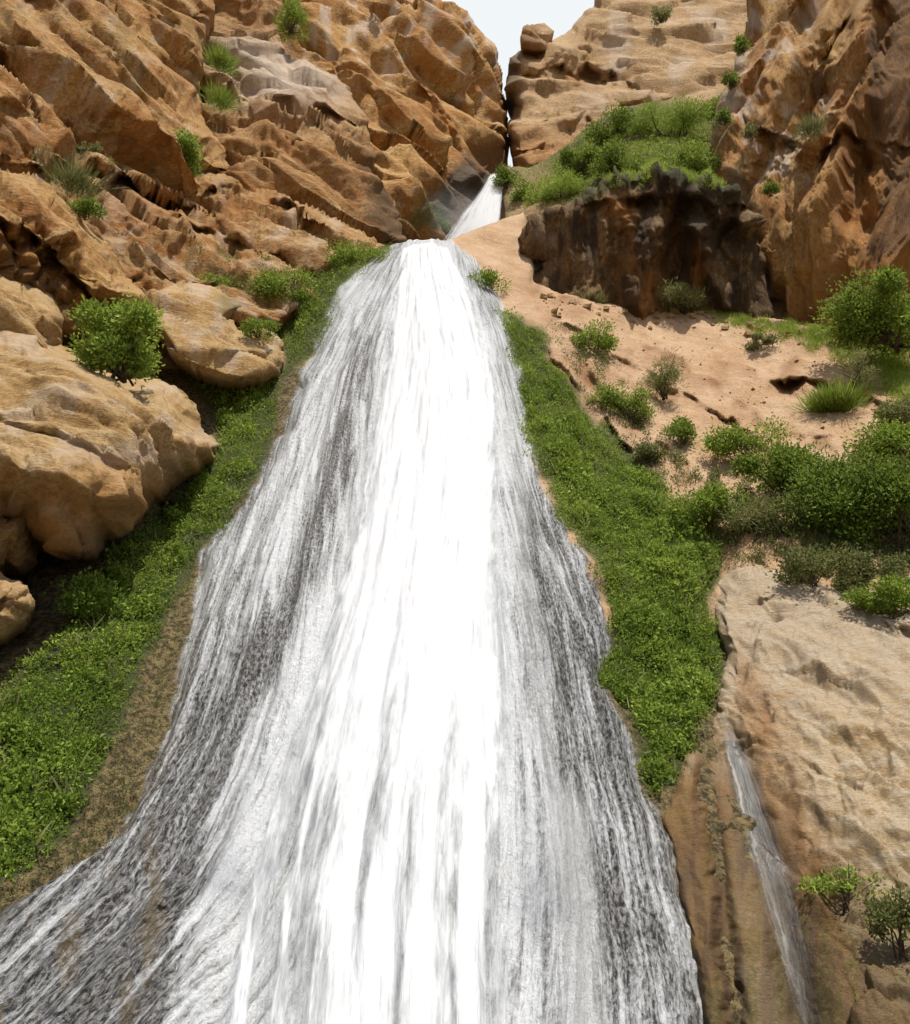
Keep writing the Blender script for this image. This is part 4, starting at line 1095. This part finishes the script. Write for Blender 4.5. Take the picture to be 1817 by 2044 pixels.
ground_cover('dry_grass', slope, [VEG_R, VEG_L], 2600, 0.16, M_olive, 'dry straw coloured blades standing in the green banks', 'grass', mound=0.3, tint0=0.75, blade=1.0, thin=lambda x, y: smooth(0.05, 0.30, nz(x, y, 0.02, 24.0)))
ground_cover('ground_plants', slope, [[(1340, 604), (1480, 612), (1600, 650), (1700, 645), (1830, 600), (1830, 830), (1760, 790), (1700, 735), (1600, 695), (1480, 655)]], 42000, 0.08, M_bright,
             'yellow green strip of grass below the right cliff', 'grass', mound=0.22, tint0=0.45, blade=1.0, soft=30)
ground_cover('ground_plants', slope, [[(1090, 640), (1160, 640), (1230, 720), (1300, 800), (1340, 870), (1420, 900), (1560, 900), (1660, 930), (1830, 800), (1830, 1200), (1600, 1170), (1440, 1130), (1330, 980), (1230, 870), (1150, 780)], [(1520, 960), (1600, 930), (1700, 940), (1830, 840), (1830, 1210), (1680, 1180), (1560, 1120), (1480, 1060)]], 40000, 0.085, M_olive,
             'scattered olive green leafy plants on the earth slope above the pale rock face', 'plants', mound=0.26, tint0=0.5, thin=lambda x, y: smooth(0.0, 0.25, nz(x, y, 0.034, 4.0) + 0.25 * smooth(1500, 1750, x) + 0.16 * smooth(130, 20, x - np.interp(y, [640, 850, 1000, 1100], [1080, 1200, 1330, 1440]))))
ground_cover('ground_plants', bush_slope, [[(1010, 340), (1060, 350), (1130, 300), (1190, 250), (1260, 220), (1350, 210), (1450, 195), (1490, 400), (1300, 350), (1200, 370), (1120, 410), (1040, 420)]], 26000, 0.12, M_bright,
             'pale green undergrowth covering the knoll behind the dark overhanging rock', 'plants', mound=0.5, tint0=0.5, blade=0.35)
ground_cover('ground_plants', overhang, [[(1200, 352), (1260, 338), (1320, 332), (1380, 340), (1470, 366), (1440, 378), (1380, 364), (1320, 352), (1260, 358), (1210, 370)]], 3200, 0.11, M_bright,
             'dry yellow grass fringe along the brow of the dark overhanging rock', 'grass', mound=0.25, tint0=0.6, blade=1.0, soft=4)
ground_cover('ground_plants', shelf, [[(380, 500), (470, 520), (560, 530), (640, 560), (600, 620), (500, 580), (420, 560)], [(-20, 290), (120, 290), (300, 330), (460, 345), (430, 365), (260, 350), (100, 345), (-20, 330)]], 3500, 0.10, M_olive,
             'thin olive plants in the cracks of the rocky shelf', 'plants', mound=0.15, tint0=0.5, thin=lambda x, y: smooth(0.0, 0.3, nz(x, y, 0.03, 4.0)))
ground_cover('moss', slope, [[(570, 760), (545, 870), (520, 950), (480, 1020), (440, 1070), (390, 1100), (368, 1165), (335, 1230), (300, 1300), (264, 1380), (230, 1460), (190, 1560), (145, 1650), (70, 1730), (-60, 1820), (-60, 1890), (0, 1840), (130, 1750), (245, 1665), (295, 1560), (340, 1450), (362, 1330), (390, 1240), (405, 1110), (500, 1000), (550, 900), (590, 800)]], 30000, 0.045, M_olive,
             'sparse tan and olive moss along the left edge of the wet rock', 'moss', mound=0.05, tint0=0.35)

SH = [
    # name, px, py, D, w, h, label, mat, n, leaf, options
    ('shrub', 235, 752, 17.2, 205, 165, 'lush round leafy shrub on top of the huge smooth boulder', M_green, 4200, 0.13, dict(tint0=0.62, blobs=10)),
    ('shrub', 555, 632, 26.6, 165, 115, 'dome shaped dense green shrub above the flat pale rock slab', M_green, 4200, 0.12, dict(tint0=0.5, blobs=9)),
    ('shrub', 715, 560, 28.6, 150, 100, 'green shrub on the left side of the lip where the water spills over', M_green, 3200, 0.13, dict(tint0=0.55)),
    ('shrub', 365, 322, 28.4, 120, 62, 'bright green trailing shrub on the ledge under the shaded left cliff', M_bright, 2200, 0.14, dict(tint0=0.35, droop=0.15)),
    ('shrub', 580, 62, 41, 85, 95, 'soft green bush growing from a cleft at the very top of the photo', M_green, 2600, 0.16, dict(tint0=0.55, kind='needle')),
    ('grass_tuft', 440, 130, 36.5, 60, 48, 'yellow green tuft on the pale ledge right of the shaded cliff, upper of two', M_bright, 260, 0.1, dict(kind='tuft')),
    ('grass_tuft', 440, 205, 35, 66, 40, 'yellow green tuft at the left end of the whitish rock facet', M_bright, 260, 0.1, dict(kind='tuft')),
    ('shrub', 172, 432, 21, 62, 42, 'small dark green shrub in a nook above the slanting rock ridge', M_green, 900, 0.1, dict(tint0=0.3)),
    ('grass_tuft', 150, 372, 22.3, 95, 46, 'grey green tuft hanging on the lip of the undercut shelf', M_olive, 420, 0.1, dict(kind='tuft')),
    ('shrub', 170, 305, 25.4, 62, 26, 'low yellowish shrub along the crack below the shaded left cliff', M_olive, 700, 0.1, dict(tint0=0.6)),
    ('shrub', 430, 590, 26.6, 90, 50, 'low green shrub on the slope left of the dome shaped one', M_green, 1300, 0.11, dict(tint0=0.5)),
    ('shrub', 515, 668, 23.6, 70, 36, 'small green shrub on the upper rim of the flat rock slab', M_green, 800, 0.1, dict(tint0=0.5)),
    ('shrub', 1235, 282, 40, 130, 85, 'dark green shrub at the back of the knoll against the far cliff', M_green, 3200, 0.17, dict(tint0=0.28, blobs=8)),
    ('shrub', 1350, 285, 39, 170, 105, 'large feathery light green shrub at the top of the knoll', M_bright, 3800, 0.18, dict(tint0=0.42, kind='needle', blobs=9)),
    ('shrub', 1160, 335, 37.5, 95, 70, 'bright green shrub at the left front of the knoll shrubs', M_bright, 2200, 0.16, dict(tint0=0.25)),
    ('shrub', 1225, 348, 35.5, 105, 78, 'bright green shrub in the middle of the knoll front row', M_bright, 2400, 0.15, dict(tint0=0.22)),
    ('shrub', 1305, 345, 34, 110, 80, 'deep green shrub right behind the brow of the dark overhang', M_green, 2600, 0.14, dict(tint0=0.5)),
    ('shrub', 1392, 352, 33.2, 95, 95, 'leafy green shrub where the knoll meets the right cliff', M_green, 2400, 0.14, dict(tint0=0.6)),
    ('shrub', 1430, 235, 42, 70, 60, 'pale green shrub tucked against the right cliff high on the knoll', M_bright, 1300, 0.17, dict(tint0=0.45)),
    ('shrub', 1045, 405, 39.5, 70, 60, 'green shrub on the far bank beside the small upper cascade', M_green, 1500, 0.15, dict(tint0=0.5)),
    ('shrub', 1010, 372, 42, 46, 62, 'dark shrub hanging over the top of the small upper cascade', M_green, 1100, 0.16, dict(tint0=0.3)),
    ('shrub', 1075, 412, 37.5, 60, 40, 'vivid yellow green shrub just above the smooth earth lip', M_bright, 1200, 0.14, dict(tint0=0.5)),
    ('shrub', 1120, 395, 36.4, 100, 62, 'feathery pale green shrub on the left shoulder of the knoll', M_bright, 2000, 0.15, dict(tint0=0.6, kind='needle')),
    ('shrub', 1320, 42, 59, 48, 50, 'pale washed out shrub high on the face of the far cliff', M_olive, 900, 0.22, dict(tint0=0.8)),
    ('shrub', 1484, 100, 32.6, 34, 56, 'dark green plant on the edge of the right cliff, highest of three', M_green, 700, 0.12, dict(tint0=0.35)),
    ('shrub', 1462, 170, 32.2, 34, 50, 'dark green plant on the edge of the right cliff, middle of three', M_green, 600, 0.12, dict(tint0=0.35)),
    ('shrub', 1446, 245, 32, 36, 44, 'dark green plant on the edge of the right cliff, lowest of three', M_green, 600, 0.12, dict(tint0=0.35)),
    ('shrub', 1538, 388, 29.6, 36, 34, 'tiny dark green plant alone on the lower face of the right cliff', M_green, 500, 0.1, dict(tint0=0.3)),
    ('grass_tuft', 1620, 262, 27, 60, 34, 'grey green tuft on a ledge in the middle of the right cliff', M_olive, 300, 0.1, dict(kind='tuft')),
    ('shrub', 1500, 268, 30.8, 40, 26, 'small sage green plant on the ribbed left part of the right cliff', M_olive, 500, 0.1, dict(tint0=0.7)),
    ('shrub', 1790, 690, 24.5, 200, 175, 'big leafy green shrub at the right edge under the shaded cliff', M_green, 6500, 0.15, dict(tint0=0.45, blobs=11)),
    ('shrub', 1520, 698, 28, 62, 34, 'small round olive cushion shrub alone on the bare earth slope', M_olive, 1100, 0.09, dict(tint0=0.4, blobs=5)),
    ('shrub', 1712, 775, 24.2, 85, 85, 'dry brownish shrub with a thin stem above the dark red hollow', M_olive, 900, 0.09, dict(tint0=0.75, kind='needle', stems=6)),
    ('grass_tuft', 1665, 815, 23.6, 80, 52, 'vivid green grassy tuft below the dark red hollow', M_bright, 900, 0.1, dict(kind='tuft', tint0=0.3)),
    ('shrub', 1325, 790, 25, 80, 95, 'sparse olive scrub beside the long red crack in the earth slope', M_olive, 1300, 0.1, dict(tint0=0.55, kind='needle')),
    ('shrub', 1365, 612, 30.6, 90, 52, 'pale dusty scrub at the foot of the dark overhanging rock', M_olive, 1300, 0.13, dict(tint0=0.75, kind='needle')),
    ('grass_tuft', 1180, 606, 30, 44, 28, 'little dry tuft at the left foot of the dark overhanging rock', M_olive, 250, 0.1, dict(kind='tuft', tint0=0.7)),
    ('shrub', 1185, 700, 26, 95, 56, 'low green shrub at the upper end of the right bank', M_green, 1600, 0.1, dict(tint0=0.6)),
    ('shrub', 1255, 830, 23.4, 105, 76, 'grey green shrub left of the long red crack', M_green, 1900, 0.1, dict(tint0=0.55)),
    ('shrub', 1365, 880, 22.6, 66, 48, 'small dark and yellow shrub on the bare earth strip', M_green, 1100, 0.09, dict(tint0=0.4)),
    ('shrub', 1300, 925, 21.6, 75, 50, 'dusty olive shrub at the upper rim of the right green bank', M_olive, 1100, 0.09, dict(tint0=0.5)),
    ('shrub', 1490, 910, 21.6, 130, 85, 'pale leafy grey green shrub at the lower end of the red crack', M_green, 2200, 0.10, dict(tint0=0.72)),
    ('shrub', 1565, 985, 20.2, 165, 120, 'dark leafed spreading shrub in front of the pale earth slope', M_green, 3600, 0.11, dict(tint0=0.42, blobs=9)),
    ('shrub', 1685, 1075, 18.4, 200, 165, 'very dark dense shrub in the middle of the thicket above the pale rock', M_green, 5200, 0.11, dict(tint0=0.22, blobs=10)),
    ('shrub', 1800, 1090, 17.8, 170, 190, 'very dark dense shrub of the thicket at the right edge of the photo', M_green, 5000, 0.11, dict(tint0=0.25, blobs=10)),
    ('shrub', 1785, 925, 20.4, 140, 100, 'yellow green leafy shrub above the dark thicket at the right edge', M_bright, 2800, 0.11, dict(tint0=0.4, blobs=8)),
    ('shrub', 1795, 850, 22, 90, 62, 'grey green shrub on the earth slope at the right edge above the yellow green one', M_olive, 1500, 0.1, dict(tint0=0.6)),
    ('shrub', 1510, 1075, 19, 130, 95, 'brownish half dry shrub at the head of the pale rock face', M_olive, 1500, 0.09, dict(tint0=0.45, kind='needle', stems=6)),
    ('shrub', 1415, 1050, 19.2, 110, 80, 'rounded green shrub between the right bank and the bare earth', M_green, 2200, 0.1, dict(tint0=0.6)),
    ('shrub', 1620, 1160, 17, 135, 66, 'low olive shrub on the top edge of the pale rock face', M_olive, 1900, 0.09, dict(tint0=0.5)),
    ('shrub', 1770, 1225, 15.7, 130, 66, 'bright green shrub on the ledge of the pale rock at the right edge', M_bright, 2000, 0.09, dict(tint0=0.3)),
    ('shrub', 1690, 1806, 10.6, 130, 58, 'sparse green plant rooted on the lower part of the pale rock face', M_green, 380, 0.06, dict(tint0=0.6)),
    ('shrub', 1800, 1890, 9.6, 90, 90, 'olive plant on the pale rock in the bottom right corner of the photo', M_olive, 800, 0.06, dict(tint0=0.5)),
    ('shrub', 970, 585, 27, 75, 56, 'small yellow green shrub at the right edge of the stream near the lip', M_bright, 1300, 0.10, dict(tint0=0.35)),
    ('shrub', 860, 462, 42, 80, 44, 'dark wet shrub in the gorge behind the lip of the waterfall', M_green, 1200, 0.16, dict(tint0=0.2)),
    ('shrub', 180, 1240, 15.6, 110, 90, 'dark green shrub in the hollow under the huge smooth boulder', M_green, 1600, 0.09, dict(tint0=0.35)),
]
for nm, px, py, D, w, h, lab, mat, n, leaf, kw in SH:
    shrub(nm, px, py, D, w, h, lab, mat, n=n, leaf=leaf, **kw)

# loose stones on the bare earth
def stones(n):
    poly = np.array([(1110, 630), (1400, 620), (1560, 680), (1700, 760), (1720, 880), (1600, 920), (1480, 840), (1340, 760), (1200, 680)], float)
    x = rng.uniform(1090, 1760, n * 3); y = rng.uniform(600, 940, n * 3)
    ok = inside(poly, x, y); x, y = x[ok][:n], y[ok][:n]
    P, N, g = slope.root(x, y)
    V, T = [], []
    base = np.array([[1, 0, 0], [-1, 0, 0], [0, 1, 0], [0, -1, 0], [0, 0, 1], [0, 0, -1]], float)
    tri = np.array([[0, 2, 4], [2, 1, 4], [1, 3, 4], [3, 0, 4], [2, 0, 5], [1, 2, 5], [3, 1, 5], [0, 3, 5]])
    for i, p in enumerate(P):
        r = 0.025 + 0.07 * rng.uniform() ** 3
        v = base * rng.uniform(0.6, 1.3, (6, 3)) * r * np.array([1.2, 1, 0.7])
        T.append(tri + len(V) * 6)
        V.append(p + v + N[i] * r * 0.3)
    me = np_mesh('gravel', np.concatenate(V), [np.concatenate(T)], M_back, None, None, False)
    tag(link('gravel', me), 'small stones scattered over the bare earth slope', 'stones', kind='stuff')
stones(130)
def rubble(n):
    x = rng.uniform(1080, 1760, n); y = np.interp(x, [1080, 1200, 1400, 1560, 1760], [590, 612, 624, 660, 690]) + np.abs(rng.normal(size=n)) * 16
    P, N, g = slope.root(x, y)
    V, T = [], []
    import itertools
    base = np.array([[a, b, c] for a in (-1, 1) for b in (-1, 1) for c in (-1, 1)], float)
    quad = np.array([[0, 1, 3, 2], [4, 6, 7, 5], [0, 4, 5, 1], [2, 3, 7, 6], [0, 2, 6, 4], [1, 5, 7, 3]])
    for i, p in enumerate(P):
        r = 0.035 + 0.15 * rng.uniform() ** 4
        V.append(p + base * rng.uniform(0.45, 1.1, (8, 3)) * r * np.array([1.1, 1, 0.7]) + N[i] * r * 0.25)
        T.append(quad + i * 8)
    me = np_mesh('rubble', np.concatenate(V), [np.concatenate(T)], M_back, None, None, False)
    tag(link('rubble', me), 'broken stones lying along the foot of the dark overhanging rock', 'rubble', kind='stuff')
rubble(190)
